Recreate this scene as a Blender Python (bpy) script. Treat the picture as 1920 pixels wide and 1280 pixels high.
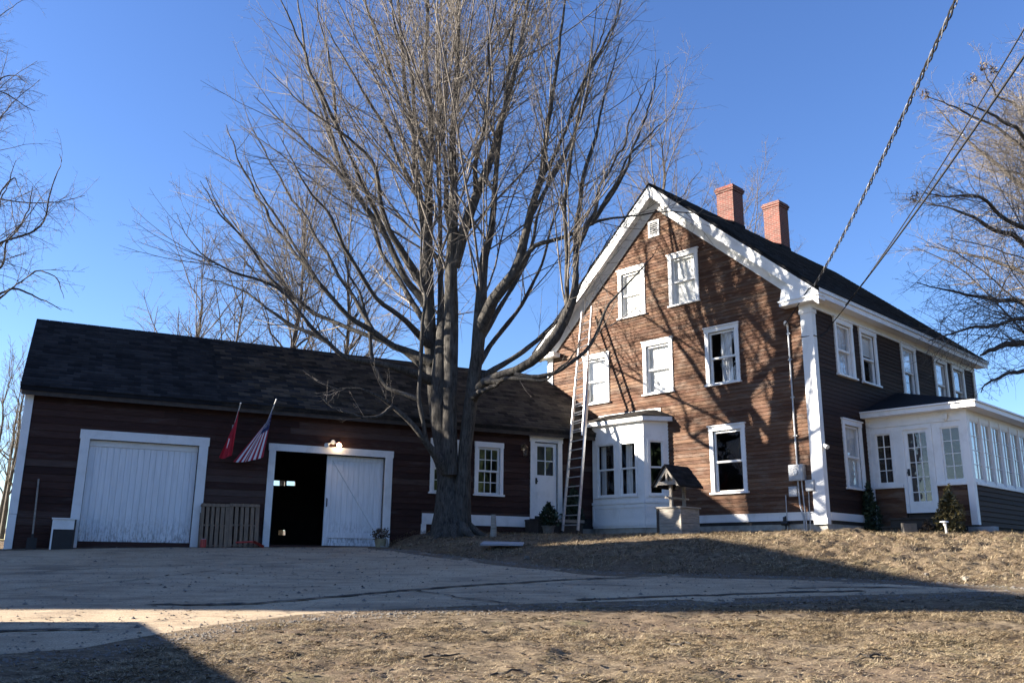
import bpy, math, random
import numpy as np
from mathutils import Matrix, Vector
random.seed(7); rng = np.random.default_rng(7)
scene = bpy.context.scene
for o in list(bpy.data.objects): bpy.data.objects.remove(o)
COL = scene.collection
R_ = math.radians

# ------------------------------------------------------------------ camera
PITCH, ROLL = 0.245387, 0.010623
fw = Vector((0, math.cos(PITCH), math.sin(PITCH))); r0 = Vector((1, 0, 0)); u0 = r0.cross(fw)
rt = r0*math.cos(ROLL) + u0*math.sin(ROLL); up = -r0*math.sin(ROLL) + u0*math.cos(ROLL)
cam_data = bpy.data.cameras.new('camera'); cam = bpy.data.objects.new('camera', cam_data); COL.objects.link(cam)
cam.matrix_world = Matrix(((rt.x, up.x, -fw.x, 0), (rt.y, up.y, -fw.y, 0), (rt.z, up.z, -fw.z, 0), (0, 0, 0, 1)))
cam_data.sensor_width = 36; cam_data.lens = 36*1648.85/1920
cam_data.clip_start = 0.1; cam_data.clip_end = 3000
scene.camera = cam

# ------------------------------------------------------------------ sky, sun, exposure
SUN = Vector((-0.9507, 0.0232, 0.3093)).normalized()
world = bpy.data.worlds.new('World'); scene.world = world; world.use_nodes = True
wn = world.node_tree; wn.nodes.clear()
sky = wn.nodes.new('ShaderNodeTexSky'); sky.sky_type = 'NISHITA'; sky.sun_disc = False
sky.sun_elevation = math.asin(SUN.z); sky.sun_rotation = math.atan2(SUN.x, SUN.y)
sky.altitude = 300; sky.air_density = 1.0; sky.dust_density = 0.25; sky.ozone_density = 4.0
bg = wn.nodes.new('ShaderNodeBackground'); bg.inputs[1].default_value = 0.054
wo = wn.nodes.new('ShaderNodeOutputWorld')
hs = wn.nodes.new('ShaderNodeHueSaturation'); hs.inputs['Saturation'].default_value = 1.09; hs.inputs['Hue'].default_value = .512; wn.links.new(sky.outputs[0], hs.inputs['Color']); wn.links.new(hs.outputs[0], bg.inputs[0]); wn.links.new(bg.outputs[0], wo.inputs[0])
sl = bpy.data.lights.new('sun', 'SUN'); sl.energy = 5.0; sl.angle = R_(0.53); sl.color = (1.0, 0.915, 0.79)
so = bpy.data.objects.new('sun', sl); COL.objects.link(so); so.rotation_euler = SUN.to_track_quat('Z', 'Y').to_euler()
so.location = SUN*60
vs = scene.view_settings; vs.view_transform = 'Standard'; vs.look = 'None'; vs.exposure = 2.4; vs.gamma = 1; vs.use_curve_mapping = False
scene.cycles.max_bounces = 8; scene.cycles.transparent_max_bounces = 16

# ------------------------------------------------------------------ helpers
W = {}
def link(o, parent=None, M=None):
    M = M or Matrix.Identity(4)
    COL.objects.link(o)
    if parent is not None:
        o.parent = parent; o.matrix_parent_inverse = W[parent.name].inverted()
    o.matrix_basis = M; W[o.name] = M
    return o
def tag(o, label=None, cat=None, group=None, kind=None):
    if label: o['label'] = label
    if cat: o['category'] = cat
    if group: o['group'] = group
    if kind: o['kind'] = kind
    return o
def thing(name, label, cat, loc, group=None):
    o = bpy.data.objects.new(name, None); o.empty_display_size = .3
    link(o, None, Matrix.Translation(Vector(loc))); return tag(o, label, cat, group)
class MB:
    def __init__(s): s.v = []; s.f = []; s.m = []; s.cur = 0
    def add(s, vs, fs):
        n = len(s.v); s.v += [tuple(p) for p in vs]
        for f in fs: s.f.append([n+i for i in f]); s.m.append(s.cur)
        return s
    def box(s, x0, x1, y0, y1, z0, z1):
        return s.add([(x0,y0,z0),(x1,y0,z0),(x1,y1,z0),(x0,y1,z0),(x0,y0,z1),(x1,y0,z1),(x1,y1,z1),(x0,y1,z1)],
            [(0,3,2,1),(4,5,6,7),(0,1,5,4),(1,2,6,5),(2,3,7,6),(3,0,4,7)])
    def prism(s, poly, y0, y1):            # polygon in x,z (counter-clockwise seen from -y) extruded along y
        n = len(poly)
        return s.add([(x,y0,z) for x,z in poly]+[(x,y1,z) for x,z in poly],
            [tuple(range(n)), tuple(range(2*n-1,n-1,-1))]+[((i+1)%n, i, n+i, n+(i+1)%n) for i in range(n)])
    def vprism(s, poly, z0, z1):           # polygon in x,y (counter-clockwise from above) extruded along z
        n = len(poly)
        return s.add([(x,y,z0) for x,y in poly]+[(x,y,z1) for x,y in poly],
            [tuple(range(n-1,-1,-1)), tuple(range(n,2*n))]+[(i,(i+1)%n,n+(i+1)%n,n+i) for i in range(n)])
    def tube(s, pts, r, k=8, cap=True):
        pts = [Vector(p) for p in pts]; n0 = len(s.v); N = len(pts)
        rr = r if isinstance(r, (list, tuple)) else [r]*N
        t = (pts[1]-pts[0]).normalized(); a = t.orthogonal().normalized()
        vs = []
        for i, p in enumerate(pts):
            d = (pts[min(i+1,N-1)]-pts[max(i-1,0)]).normalized()
            a = (a - d*a.dot(d)).normalized(); b = d.cross(a)
            for j in range(k):
                q = 2*math.pi*j/k; vs.append(p + (a*math.cos(q)+b*math.sin(q))*rr[i])
        fs = [(i*k+j, i*k+(j+1)%k, (i+1)*k+(j+1)%k, (i+1)*k+j) for i in range(N-1) for j in range(k)]
        if cap: fs += [tuple(range(k-1,-1,-1)), tuple((N-1)*k+j for j in range(k))]
        return s.add(vs, fs)
    def beam(s, p, q, w, h, upv=(0,0,1)):  # rectangular bar from p to q
        p, q = Vector(p), Vector(q); d = (q-p).normalized(); a = d.cross(Vector(upv)).normalized(); b = a.cross(d)
        vs = [c + a*x*w/2 + b*y*h/2 for c in (p, q) for x, y in ((-1,-1),(1,-1),(1,1),(-1,1))]
        return s.add(vs, [(0,1,2,3),(7,6,5,4),(0,4,5,1),(1,5,6,2),(2,6,7,3),(3,7,4,0)])
    def mesh(s, name, mat, smooth=False):
        me = bpy.data.meshes.new(name); me.from_pydata(s.v, [], s.f)
        for m in (mat if isinstance(mat, (list, tuple)) else [mat]): me.materials.append(m)
        me.polygons.foreach_set('material_index', s.m)
        if smooth: me.polygons.foreach_set('use_smooth', [True]*len(s.f))
        me.update(); return me
    def build(s, name, mat, parent=None, M=None, smooth=False, kind=None):
        o = bpy.data.objects.new(name, s.mesh(name, mat, smooth)); link(o, parent, M)
        if kind: o['kind'] = kind
        return o
def np_mesh(name, V, F, mat, smooth=False, tint=None):
    V = np.asarray(V, np.float32); F = np.asarray(F, np.int32); n, k = F.shape
    me = bpy.data.meshes.new(name); me.vertices.add(len(V)); me.vertices.foreach_set('co', V.ravel())
    me.loops.add(n*k); me.loops.foreach_set('vertex_index', F.ravel()); me.polygons.add(n)
    me.polygons.foreach_set('loop_start', np.arange(0, n*k, k, dtype=np.int32))
    try: me.polygons.foreach_set('loop_total', np.full(n, k, np.int32))
    except Exception: pass
    if smooth: me.polygons.foreach_set('use_smooth', np.ones(n, bool))
    if tint is not None:
        at = me.attributes.new('tint', 'FLOAT', 'FACE'); at.data.foreach_set('value', np.asarray(tint, np.float32))
    me.materials.append(mat); me.update(calc_edges=True); me.validate(); return me
def np_obj(name, V, F, mat, parent=None, M=None, smooth=False, tint=None, kind=None):
    o = bpy.data.objects.new(name, np_mesh(name, V, F, mat, smooth, tint)); link(o, parent, M)
    if kind: o['kind'] = kind
    return o

def vnoise(x, y, seed=0):
    x = np.asarray(x, float); y = np.asarray(y, float)
    xi = np.floor(x).astype(np.int64); yi = np.floor(y).astype(np.int64); xf = x-xi; yf = y-yi
    def h(a, b):
        n = (a*374761393 + b*668265263 + seed*974711) & 0xffffffff
        n = ((n ^ (n >> 13))*1274126177) & 0xffffffff
        return ((n ^ (n >> 16)) & 0xffff)/65535.0
    u = xf*xf*(3-2*xf); v = yf*yf*(3-2*yf)
    return (h(xi,yi)*(1-u)+h(xi+1,yi)*u)*(1-v)+(h(xi,yi+1)*(1-u)+h(xi+1,yi+1)*u)*v - .5

# ------------------------------------------------------------------ materials
class NT:
    def __init__(s, name):
        s.m = bpy.data.materials.new(name); s.m.use_nodes = True; s.t = s.m.node_tree; s.b = s.t.nodes['Principled BSDF']
        s.out = s.t.nodes['Material Output']; s.tc = None
    def n(s, t, **k):
        x = s.t.nodes.new(t)
        for a, v in k.items(): setattr(x, a, v)
        return x
    def l(s, a, b): s.t.links.new(a, b)
    def co(s, scale=(1,1,1), space='Object', rot=(0,0,0)):
        if s.tc is None: s.tc = s.n('ShaderNodeTexCoord')
        mp = s.n('ShaderNodeMapping'); mp.inputs['Scale'].default_value = scale; mp.inputs['Rotation'].default_value = rot
        s.l(s.tc.outputs[space], mp.inputs[0]); return mp.outputs[0]
    def noise(s, co, scale, detail=4, rough=.6, dist=0):
        x = s.n('ShaderNodeTexNoise'); x.inputs['Scale'].default_value = scale; x.inputs['Detail'].default_value = detail
        x.inputs['Roughness'].default_value = rough; x.inputs['Distortion'].default_value = dist
        s.l(co, x.inputs['Vector']); return x.outputs[0]
    def ramp(s, fac, stops):
        x = s.n('ShaderNodeValToRGB'); e = x.color_ramp.elements
        while len(e) < len(stops): e.new(.5)
        for i, (p, c) in enumerate(stops):
            e[i].position = p; e[i].color = (*c, 1) if len(c) == 3 else c
        s.l(fac, x.inputs[0]); return x.outputs[0]
    def mix(s, f, a, b, mode='MIX'):
        x = s.n('ShaderNodeMix', data_type='RGBA', blend_type=mode)
        for v, i in ((f, 0), (a, 6), (b, 7)):
            if hasattr(v, 'is_linked'): s.l(v, x.inputs[i])
            elif i == 0: x.inputs[0].default_value = v
            else: x.inputs[i].default_value = (*v, 1)
        return x.outputs[2]
    def math(s, op, a, b=0):
        x = s.n('ShaderNodeMath', operation=op)
        for i, v in enumerate((a, b)):
            if hasattr(v, 'is_linked'): s.l(v, x.inputs[i])
            else: x.inputs[i].default_value = v
        return x.outputs[0]
    def rnd(s): return s.n('ShaderNodeObjectInfo').outputs['Random']
    def attr(s, name='tint'): return s.n('ShaderNodeAttribute', attribute_name=name).outputs['Fac']
    def bump(s, h, strength=.4, dist=.01):
        x = s.n('ShaderNodeBump'); x.inputs['Strength'].default_value = strength; x.inputs['Distance'].default_value = dist
        s.l(h, x.inputs['Height']); s.l(x.outputs[0], s.b.inputs['Normal'])
    def col(s, c):
        if hasattr(c, 'is_linked'): s.l(c, s.b.inputs['Base Color'])
        else: s.b.inputs['Base Color'].default_value = (*c, 1)
        return s
    def rough(s, r):
        if hasattr(r, 'is_linked'): s.l(r, s.b.inputs['Roughness'])
        else: s.b.inputs['Roughness'].default_value = r
        return s
    def metal(s, v): s.b.inputs['Metallic'].default_value = v; return s
    def spec(s, v): s.b.inputs['Specular IOR Level'].default_value = v; return s

def simple(name, c, rough=.6, var=.25, sc=6, bump=.15, metal=0, stretch=(1,1,1)):
    k = NT(name); n = k.noise(k.co(stretch), sc, 6)
    lo = tuple(v*(1-var) for v in c); hi = tuple(min(1, v*(1+var*.6)) for v in c)
    k.col(k.ramp(n, [(.3, lo), (.7, hi)])).rough(rough).metal(metal)
    n2 = k.noise(k.co(stretch), sc*6, 3); k.bump(n2, bump, .01); return k.m

def m_gable():
    k = NT('weathered_clapboard')
    r = k.rnd(); c1 = k.ramp(r, [(0,(.062,.028,.016)),(.3,(.120,.060,.034)),(.55,(.165,.096,.058)),(.8,(.092,.040,.022)),(1,(.150,.102,.072))])
    st = k.noise(k.co((1.2,1,26)), 3.2, 7, .65); stc = k.ramp(st, [(.30,(.42,.36,.32)),(.52,(1,1,1)),(.72,(1.25,1.2,1.15))])
    c = k.mix(1, c1, stc, 'MULTIPLY')
    big = k.noise(k.co((.5,1,.7)), 1.1, 4); c = k.mix(k.ramp(big, [(.42,(0,0,0)),(.68,(.65,.65,.65))]), c, (.085,.042,.026))
    gry = k.noise(k.co((.9,1,3)), 2.3, 5); c = k.mix(k.ramp(gry, [(.50,(0,0,0)),(.70,(.6,.6,.6))]), c, (.18,.14,.11))
    k.col(c).rough(.8).spec(.25); k.bump(st, .5, .004); return k.m
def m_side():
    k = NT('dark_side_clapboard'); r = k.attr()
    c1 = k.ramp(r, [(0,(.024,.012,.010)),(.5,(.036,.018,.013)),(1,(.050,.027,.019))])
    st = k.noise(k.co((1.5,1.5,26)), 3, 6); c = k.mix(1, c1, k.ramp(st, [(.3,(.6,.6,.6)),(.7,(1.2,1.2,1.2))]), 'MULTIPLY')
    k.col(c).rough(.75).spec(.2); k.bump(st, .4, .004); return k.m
def m_barn():
    k = NT('red_brown_barn_board'); r = k.rnd()
    c1 = k.ramp(r, [(0,(.036,.018,.015)),(.4,(.050,.024,.019)),(.75,(.062,.033,.026)),(1,(.085,.057,.047))])
    st = k.noise(k.co((1,1,22)), 3, 7); c = k.mix(1, c1, k.ramp(st, [(.3,(.55,.55,.58)),(.7,(1.25,1.2,1.2))]), 'MULTIPLY')
    wear = k.noise(k.co((.7,1,4)), 1.7, 5); c = k.mix(k.ramp(wear, [(.56,(0,0,0)),(.75,(.45,.45,.45))]), c, (.11,.092,.086))
    dk = k.noise(k.co((.16,1,.1)), 1.0, 1); 
    k.col(c).rough(.8).spec(.2); k.bump(st, .5, .005); return k.m
def m_white(name='white_paint', c=(.80,.80,.79), dirt=.35):
    k = NT(name); n = k.noise(k.co((1,1,1)), 2.2, 7, .7)
    d = k.ramp(n, [(.34,(c[0]*.88,c[1]*.875,c[2]*.86)),(.5,c),(.8,c)])
    g = k.noise(k.co((14,14,1.2)), 2, 5); d = k.mix(k.ramp(g, [(.60,(0,0,0)),(.84,(dirt*.8,)*3)]), d, (.42,.40,.36))
    k.col(d).rough(.55).spec(.35); k.bump(k.noise(k.co(), 40, 3), .12, .004); return k.m
def m_door():
    k = NT('worn_white_door_paint'); oi = k.n('ShaderNodeObjectInfo'); va = k.n('ShaderNodeVectorMath', operation='ADD'); k.l(k.co((9,9,.8)), va.inputs[0]); cx = k.n('ShaderNodeCombineXYZ'); k.l(k.math('MULTIPLY', oi.outputs['Random'], 40), cx.inputs[0]); k.l(cx.outputs[0], va.inputs[1]); n = k.noise(va.outputs[0], 2, 6)
    vb = k.n('ShaderNodeVectorMath', operation='ADD'); k.l(k.co((6,6,1.6)), vb.inputs[0]); k.l(cx.outputs[0], vb.inputs[1])
    c = k.ramp(n, [(.3,(.64,.655,.665)),(.6,(.78,.79,.80))])
    sp = k.n('ShaderNodeSeparateXYZ'); k.l(k.co(), sp.inputs[0])
    low = k.math('SUBTRACT', 1.0, k.math('MULTIPLY', sp.outputs[2], 1.3))
    pe = k.noise(vb.outputs[0], 4, 6, .7); f = k.math('MULTIPLY', k.ramp(pe, [(.47,(0,0,0)),(.58,(1,1,1))]), k.math('MAXIMUM', low, 0.0))
    c = k.mix(f, c, (.25,.23,.22)); k.col(c).rough(.6); k.bump(n, .15, .004); return k.m
def m_shingle(name, lo, hi, moss=None):
    k = NT(name); t = k.attr(); c = k.mix(t, lo, hi)
    n = k.noise(k.co(), 1.3, 6, .7); c = k.mix(1, c, k.ramp(n, [(.3,(.6,.6,.6)),(.7,(1.3,1.3,1.3))]), 'MULTIPLY')
    if moss: c = k.mix(k.ramp(k.noise(k.co(), 2.1, 6, .75), [(.48,(0,0,0)),(.66,(.8,.8,.8))]), c, moss)
    k.col(c).rough(.92).spec(.15); k.bump(k.noise(k.co(), 90, 2), .4, .004); return k.m
def m_bark(name, lo, hi, sc=(9,9,1.6)):
    k = NT(name); n = k.noise(k.co(sc), 2.2, 8, .7, .4); c = k.ramp(n, [(.33,lo),(.52,tuple((a+b)/2 for a,b in zip(lo,hi))),(.72,hi)])
    p = k.noise(k.co(), 1.6, 4); c = k.mix(k.ramp(p, [(.55,(0,0,0)),(.75,(.5,.5,.5))]), c, tuple(min(1,v*1.5) for v in hi))
    k.col(c).rough(.9).spec(.2); k.bump(n, .9, .05); return k.m
def m_twig(name, lo, hi):
    k = NT(name); c = k.ramp(k.noise(k.co(), 1.5, 3), [(.35,lo),(.65,hi)]); k.col(c).rough(.8).spec(.25); return k.m
def m_glass():
    k = NT('window_glass'); k.t.nodes.remove(k.b)
    tr = k.n('ShaderNodeBsdfTransparent'); tr.inputs[0].default_value = (.985,.99,.99,1)
    gl = k.n('ShaderNodeBsdfGlossy'); gl.inputs['Roughness'].default_value = .015; gl.inputs[0].default_value = (1,1,1,1)
    fr = k.n('ShaderNodeLayerWeight'); fr.inputs[0].default_value = .5
    bp = k.n('ShaderNodeBump'); bp.inputs['Strength'].default_value = .12; bp.inputs['Distance'].default_value = .02
    k.l(k.noise(k.co(), 2.6, 2), bp.inputs['Height']); k.l(bp.outputs[0], gl.inputs['Normal'])
    f = k.math('ADD', k.math('MULTIPLY', k.math('POWER', fr.outputs['Facing'], 4.0), .9), .032)
    mx = k.n('ShaderNodeMixShader'); k.l(f, mx.inputs[0]); k.l(tr.outputs[0], mx.inputs[1]); k.l(gl.outputs[0], mx.inputs[2])
    k.l(mx.outputs[0], k.out.inputs[0]); return k.m
def m_brick():
    k = NT('chimney_brick'); b = k.n('ShaderNodeTexBrick'); k.l(k.co(), b.inputs[0])
    # brick pattern needs x across, y up: use a rotated copy of the coordinates
    sp = k.n('ShaderNodeSeparateXYZ'); k.l(k.co(), sp.inputs[0]); cb = k.n('ShaderNodeCombineXYZ')
    k.l(k.math('ADD', sp.outputs[0], sp.outputs[1]), cb.inputs[0]); k.l(sp.outputs[2], cb.inputs[1]); k.l(cb.outputs[0], b.inputs[0])
    b.inputs['Color1'].default_value = (.145,.038,.026,1); b.inputs['Color2'].default_value = (.085,.026,.020,1); b.inputs['Mortar'].default_value = (.16,.11,.09,1)
    b.inputs['Scale'].default_value = 1; b.inputs['Brick Width'].default_value = .21; b.inputs['Row Height'].default_value = .073; b.inputs['Mortar Size'].default_value = .010
    c = k.mix(1, b.outputs[0], k.ramp(k.noise(k.co(), 5, 5), [(.3,(.75,.75,.75)),(.7,(1.15,1.15,1.15))]), 'MULTIPLY')
    k.col(c).rough(.9); k.bump(b.outputs['Fac'], -.5, .01); return k.m
def m_ground():
    k = NT('winter_lawn_soil'); a = k.noise(k.co(), .55, 6, .65); b = k.noise(k.co((1,2.2,1)), 5, 8, .72); d = k.noise(k.co(), 38, 4, .7)
    c = k.ramp(b, [(.30,(.034,.026,.019)),(.45,(.115,.086,.057)),(.60,(.235,.182,.12)),(.78,(.37,.30,.20))])
    c = k.mix(k.ramp(a, [(.42,(0,0,0)),(.62,(.75,.75,.75))]), c, (.155,.112,.077))
    c = k.mix(1, c, k.ramp(d, [(.3,(.55,.55,.55)),(.7,(1.3,1.3,1.3))]), 'MULTIPLY')
    gr = k.noise(k.co(), .9, 3); c = k.mix(k.ramp(gr, [(.60,(0,0,0)),(.72,(.35,.35,.35))]), c, (.13,.13,.06))
    k.col(c).rough(.97).spec(.1); k.bump(k.mix(.5, b, d), .9, .03); return k.m
def m_asphalt():
    k = NT('old_dusty_asphalt'); a = k.noise(k.co(), .45, 6, .65); b = k.noise(k.co((1,2.6,1)), 1.7, 7, .7); d = k.noise(k.co(), 60, 3, .7)
    c = k.ramp(b, [(.26,(.17,.125,.085)),(.42,(.33,.25,.165)),(.6,(.42,.325,.22)),(.75,(.50,.40,.28))])
    c = k.mix(k.ramp(a, [(.44,(0,0,0)),(.7,(.8,.8,.8))]), c, (.47,.375,.255))
    c = k.mix(1, c, k.ramp(d, [(.32,(.5,.5,.5)),(.5,(1,1,1)),(.7,(1.3,1.3,1.3))]), 'MULTIPLY')
    st = k.noise(k.co((.6,1.6,1)), .9, 5); c = k.mix(k.ramp(st, [(.54,(0,0,0)),(.66,(.55,.55,.55))]), c, (.15,.115,.085))
    v = k.n('ShaderNodeTexVoronoi', feature='DISTANCE_TO_EDGE'); v.inputs['Scale'].default_value = .55
    wv = k.n('ShaderNodeVectorMath', operation='ADD'); k.l(k.co(), wv.inputs[0])
    nn = k.n('ShaderNodeTexNoise'); nn.inputs['Scale'].default_value = 1.6; nn.inputs['Detail'].default_value = 6; k.l(k.co(), nn.inputs[0])
    k.l(nn.outputs['Color'], wv.inputs[1]); k.l(wv.outputs[0], v.inputs['Vector'])
    c = k.mix(k.math('MULTIPLY', k.ramp(v.outputs[0], [(0,(.8,.8,.8)),(.006,(.4,.4,.4)),(.012,(0,0,0))]), k.ramp(k.noise(k.co(), .35, 2), [(.5,(0,0,0)),(.62,(1,1,1))])), c, (.08,.07,.06))
    k.col(c).rough(.95).spec(.15); k.bump(k.mix(.5, b, d), .6, .012); return k.m
def m_grass():
    k = NT('dead_grass'); t = k.attr()
    c = k.ramp(t, [(0,(.050,.037,.022)),(.22,(.175,.124,.070)),(.5,(.335,.255,.152)),(.80,(.48,.385,.245)),(.90,(.12,.125,.06)),(1,(.57,.48,.33))])
    k.col(c).rough(.85).spec(.2)
    return k.m
def m_leafy(name, lo, hi):
    k = NT(name); k.col(k.ramp(k.attr(), [(0,lo),(1,hi)])).rough(.6); return k.m

MAT = dict(gable=m_gable(), side=m_side(), barn=m_barn(), white=m_white(), trim=m_white('weathered_white_trim', (.74,.74,.73), .5), door=m_door(),
    roof=m_shingle('black_roof_shingle', (.014,.015,.018), (.036,.036,.039)), oldroof=m_shingle('weathered_sun_dappled_shingle', (.022,.020,.019), (.090,.074,.062), (.066,.054,.040)),  # oldroof: weathered brown, mottled lighter to stand in for grazing dappled sun
    bark=m_bark('maple_bark', (.017,.015,.013), (.125,.114,.10)), twig=m_twig('maple_twig', (.075,.064,.056), (.215,.188,.162)),
    fartwig=m_twig('far_twig', (.075,.062,.053), (.135,.115,.10)), darkbark=m_bark('dark_bark', (.035,.03,.026), (.12,.105,.09)),
    glass=m_glass(), brick=m_brick(), ground=m_ground(), asphalt=m_asphalt(), grass=m_grass(),
    shade=simple('white_roller_blind', (.80,.79,.76), .8, .06, 2, .05), curtain=simple('pale_curtain', (.62,.62,.62), .9, .25, 3, .2, stretch=(6,6,.6)),
    inside=simple('dark_interior', (.045,.04,.038), .9), concrete=simple('foundation_concrete', (.36,.34,.30), .9, .35, 4, .4), floorwood=simple('dark_wood', (.055,.043,.035), .8, .4, 5),
    greywood=simple('grey_weathered_wood', (.30,.27,.23), .85, .4, 4, .5, stretch=(1,1,8)), pallet=simple('pallet_wood', (.22,.155,.105), .85, .4, 4, .5, stretch=(8,8,1)),
    alu=simple('aluminium', (.62,.63,.64), .38, .15, 9, .1, metal=.85), galv=simple('grey_metal_box', (.42,.43,.44), .5, .2, 6, .1, metal=.3), black=simple('black_plastic', (.015,.015,.017), .5),
    red=simple('red_cloth', (.45,.015,.03), .85, .2, 5), stripe=simple('flag_red_cloth', (.33,.02,.04), .85, .15, 5), cloth=simple('flag_white_cloth', (.72,.70,.72), .85, .1, 5), navy=simple('flag_blue_cloth', (.025,.03,.10), .85, .15, 5),
    pole=simple('white_pole', (.75,.74,.70), .45, .1), stone=simple('field_stone', (.17,.15,.125), .9, .45, 5, .6), cable=simple('cable_rubber', (.010,.010,.011), .85), barewire=simple('bare_aluminium_wire', (.30,.30,.31), .5, .2, 9, .1, metal=.3),
    yew=m_leafy('dark_evergreen_leaf', (.008,.018,.008), (.03,.055,.022)), cedar=m_leafy('yellowed_cedar_leaf', (.03,.03,.010), (.13,.10,.028)), bush=m_leafy('brown_dead_leaf', (.035,.025,.015), (.13,.085,.05)),
    plastic=simple('red_plastic', (.40,.045,.035), .45, .2), tan=simple('tan_pot', (.34,.29,.18), .8, .3), brassy=simple('antique_brass', (.20,.14,.08), .45, .3, 8, .1, metal=.6),
    baygrey=simple('pale_metal_roofing', (.55,.56,.56), .6, .2, 3), field=simple('straw_field', (.55,.47,.22), .95, .3, .4), slate=simple('grey_board', (.30,.31,.33), .8, .3, 3))
MAT['glass2'] = MAT['glass']

# ------------------------------------------------------------------ terrain
SD = Vector((0.72417, 0.68962, 0)); GD = Vector((-0.68962, 0.72417, 0)); BD = Vector((0.89441, 0.44725, 0)); BN = Vector((0.44725, -0.89441, 0))
C0 = Vector((7.785, 22.0, 0)); B0 = Vector((3.0295, 27.0999, 0))
GM = Matrix(((-GD.x, SD.x, 0, C0.x), (-GD.y, SD.y, 0, C0.y), (0, 0, 1, 0), (0, 0, 0, 1)))       # house: x right along the gable wall, y inward, z up
SM = Matrix(((SD.x, GD.x, 0, C0.x), (SD.y, GD.y, 0, C0.y), (0, 0, 1, 0), (0, 0, 0, 1)))         # house long side
BM = Matrix(((BD.x, -BN.x, 0, B0.x), (BD.y, -BN.y, 0, B0.y), (0, 0, 1, 0), (0, 0, 0, 1)))       # barn front
PM = GM @ Matrix.Translation((0, 2.6, 0))                                                       # porch
def wp(M, x, y, z): return M @ Vector((x, y, z))

EDGE = np.array([(-3.36,24.1),(-3.1,22.7),(-2.6,21.2),(-1.08,19.1),(.45,17.2),(1.8,15.75),(3.1,15.4),(4.8,15.1),(6.2,14.3),(7.6,13.4),(10.5,12.0),(20,9.5),(70,2)])
_h = [B0-BD*6.3, B0, C0+GD*6.7, C0, C0+SD*2.6, C0+SD*2.6-GD*2.6, C0+SD*10-GD*2.6, C0+SD*60-GD*2.6, C0+SD*60+GD*40, B0-BN*9-BD*1, B0-BN*9-BD*6.3]
HOUSE = np.array([(p.x, p.y) for p in _h])
RUT = np.array([(-2.2,8.9),(-.9,9.45),(.4,9.8),(1.9,10.15),(3.4,10.7),(5.5,11.3)])
def seg_d(x, y, P, closed=False):
    best = np.full(x.shape, 1e9); sgn = np.ones(x.shape)
    n = len(P)
    for i in range(n if closed else n-1):
        a = P[i]; b = P[(i+1) % n]; dx, dy = b-a; L2 = dx*dx+dy*dy
        t = np.clip(((x-a[0])*dx+(y-a[1])*dy)/L2, 0, 1); d = np.hypot(x-a[0]-t*dx, y-a[1]-t*dy)
        s = np.sign(dx*(y-a[1])-dy*(x-a[0])); m = d < best-1e-9
        best = np.where(m, d, best); sgn = np.where(m, s, sgn)
    return best, sgn
def inside(x, y, P):
    c = np.zeros(x.shape, bool); n = len(P)
    for i in range(n):
        (x0, y0), (x1, y1) = P[i], P[(i+1) % n]
        c ^= ((y0 > y) != (y1 > y)) & (x < (x1-x0)*(y-y0)/(y1-y0+1e-12)+x0)
    return c
def zdrive(x, y):
    y = np.asarray(y, float)
    z = np.where(y < 20.6, -1.5+.0825*np.maximum(y, -2), .1995+.045*(np.minimum(y, 24)-20.6))
    z = z + .011*np.clip(x, -12, 12)*np.clip((20-y)/4, 0, 1)
    return z + np.where(y > 24, .02*(y-24), 0) + np.where(y > 60, .012*(y-60), 0)
def ground_z(x, y, rough=True):
    x = np.atleast_1d(np.asarray(x, float)); y = np.atleast_1d(np.asarray(y, float))
    zd = zdrive(x, y); d, s = seg_d(x, y, EDGE); lawn = (s > 0) & (x > -3.4)
    dw, _ = seg_d(x, y, HOUSE, True); dw = np.where(inside(x, y, HOUSE), 0, dw)
    t = d/(d+dw+1e-6); f = 1-(1-t)**1.35
    z = np.where(lawn, zd+(.80-zd)*f, zd)
    z = z + np.where(lawn & (x > 4.0), -.10*f*(1-f)*4*np.clip((x-4)/4, 0, 1), 0)
    if rough:
        w = np.where(lawn, np.clip(d/.5, 0, 1), 1)*np.where(dw < .3, .3, 1)
        bank = np.where(lawn, np.clip((x-3.5)/3, 0, 1), 0)
        n = .035*vnoise(x*1.3, y*1.3, 1)+.030*vnoise(x*3.4, y*4.4, 2)+.028*vnoise(x*8, y*10, 3)+np.where(y < 12.5, .024, .014)*vnoise(x*15, y*19, 4)
        n = n + bank*(.08*vnoise(x*1.7, y*2.2, 5)+.11*vnoise(x*4.9, y*6.5, 6)+.07*vnoise(x*10, y*13, 7))
        z = z + w*n
        for k, tr in enumerate((RUT, RUT+np.array([.05, .62]))):
            dr, _ = seg_d(x, y, tr); z = z - .035*np.exp(-(dr/.07)**2)*(.7+.6*vnoise(x*6, y*6, 70+k))
    return z
def gz(x, y): return float(ground_z(x, y)[0])
NEAR = np.array([(-40,2),(-4.6,6.6),(-4.33,7.93),(-3.6,8.3),(-3.26,9.06),(-2.84,9.74),(-2.14,10.44),(-.98,10.95),(.3,11.28),(2.34,11.68),(4.55,12.11),(7.08,12.59),(10,11.2),(20,8.6),(70,1)])
# barn front line from the far left to the tree, then the lawn edge, closing along the near edge
_bl = B0-BD*15.9-BN*.02; _br = B0-BD*7.1-BN*.02
DRIVE = np.array([(-60, -1), (-60, 16.5), (_bl.x-3, 18.4), (_bl.x, _bl.y), (_br.x, _br.y)] + [tuple(p) for p in EDGE[1:]] + [tuple(p) for p in NEAR[::-1][:-1]])

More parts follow.
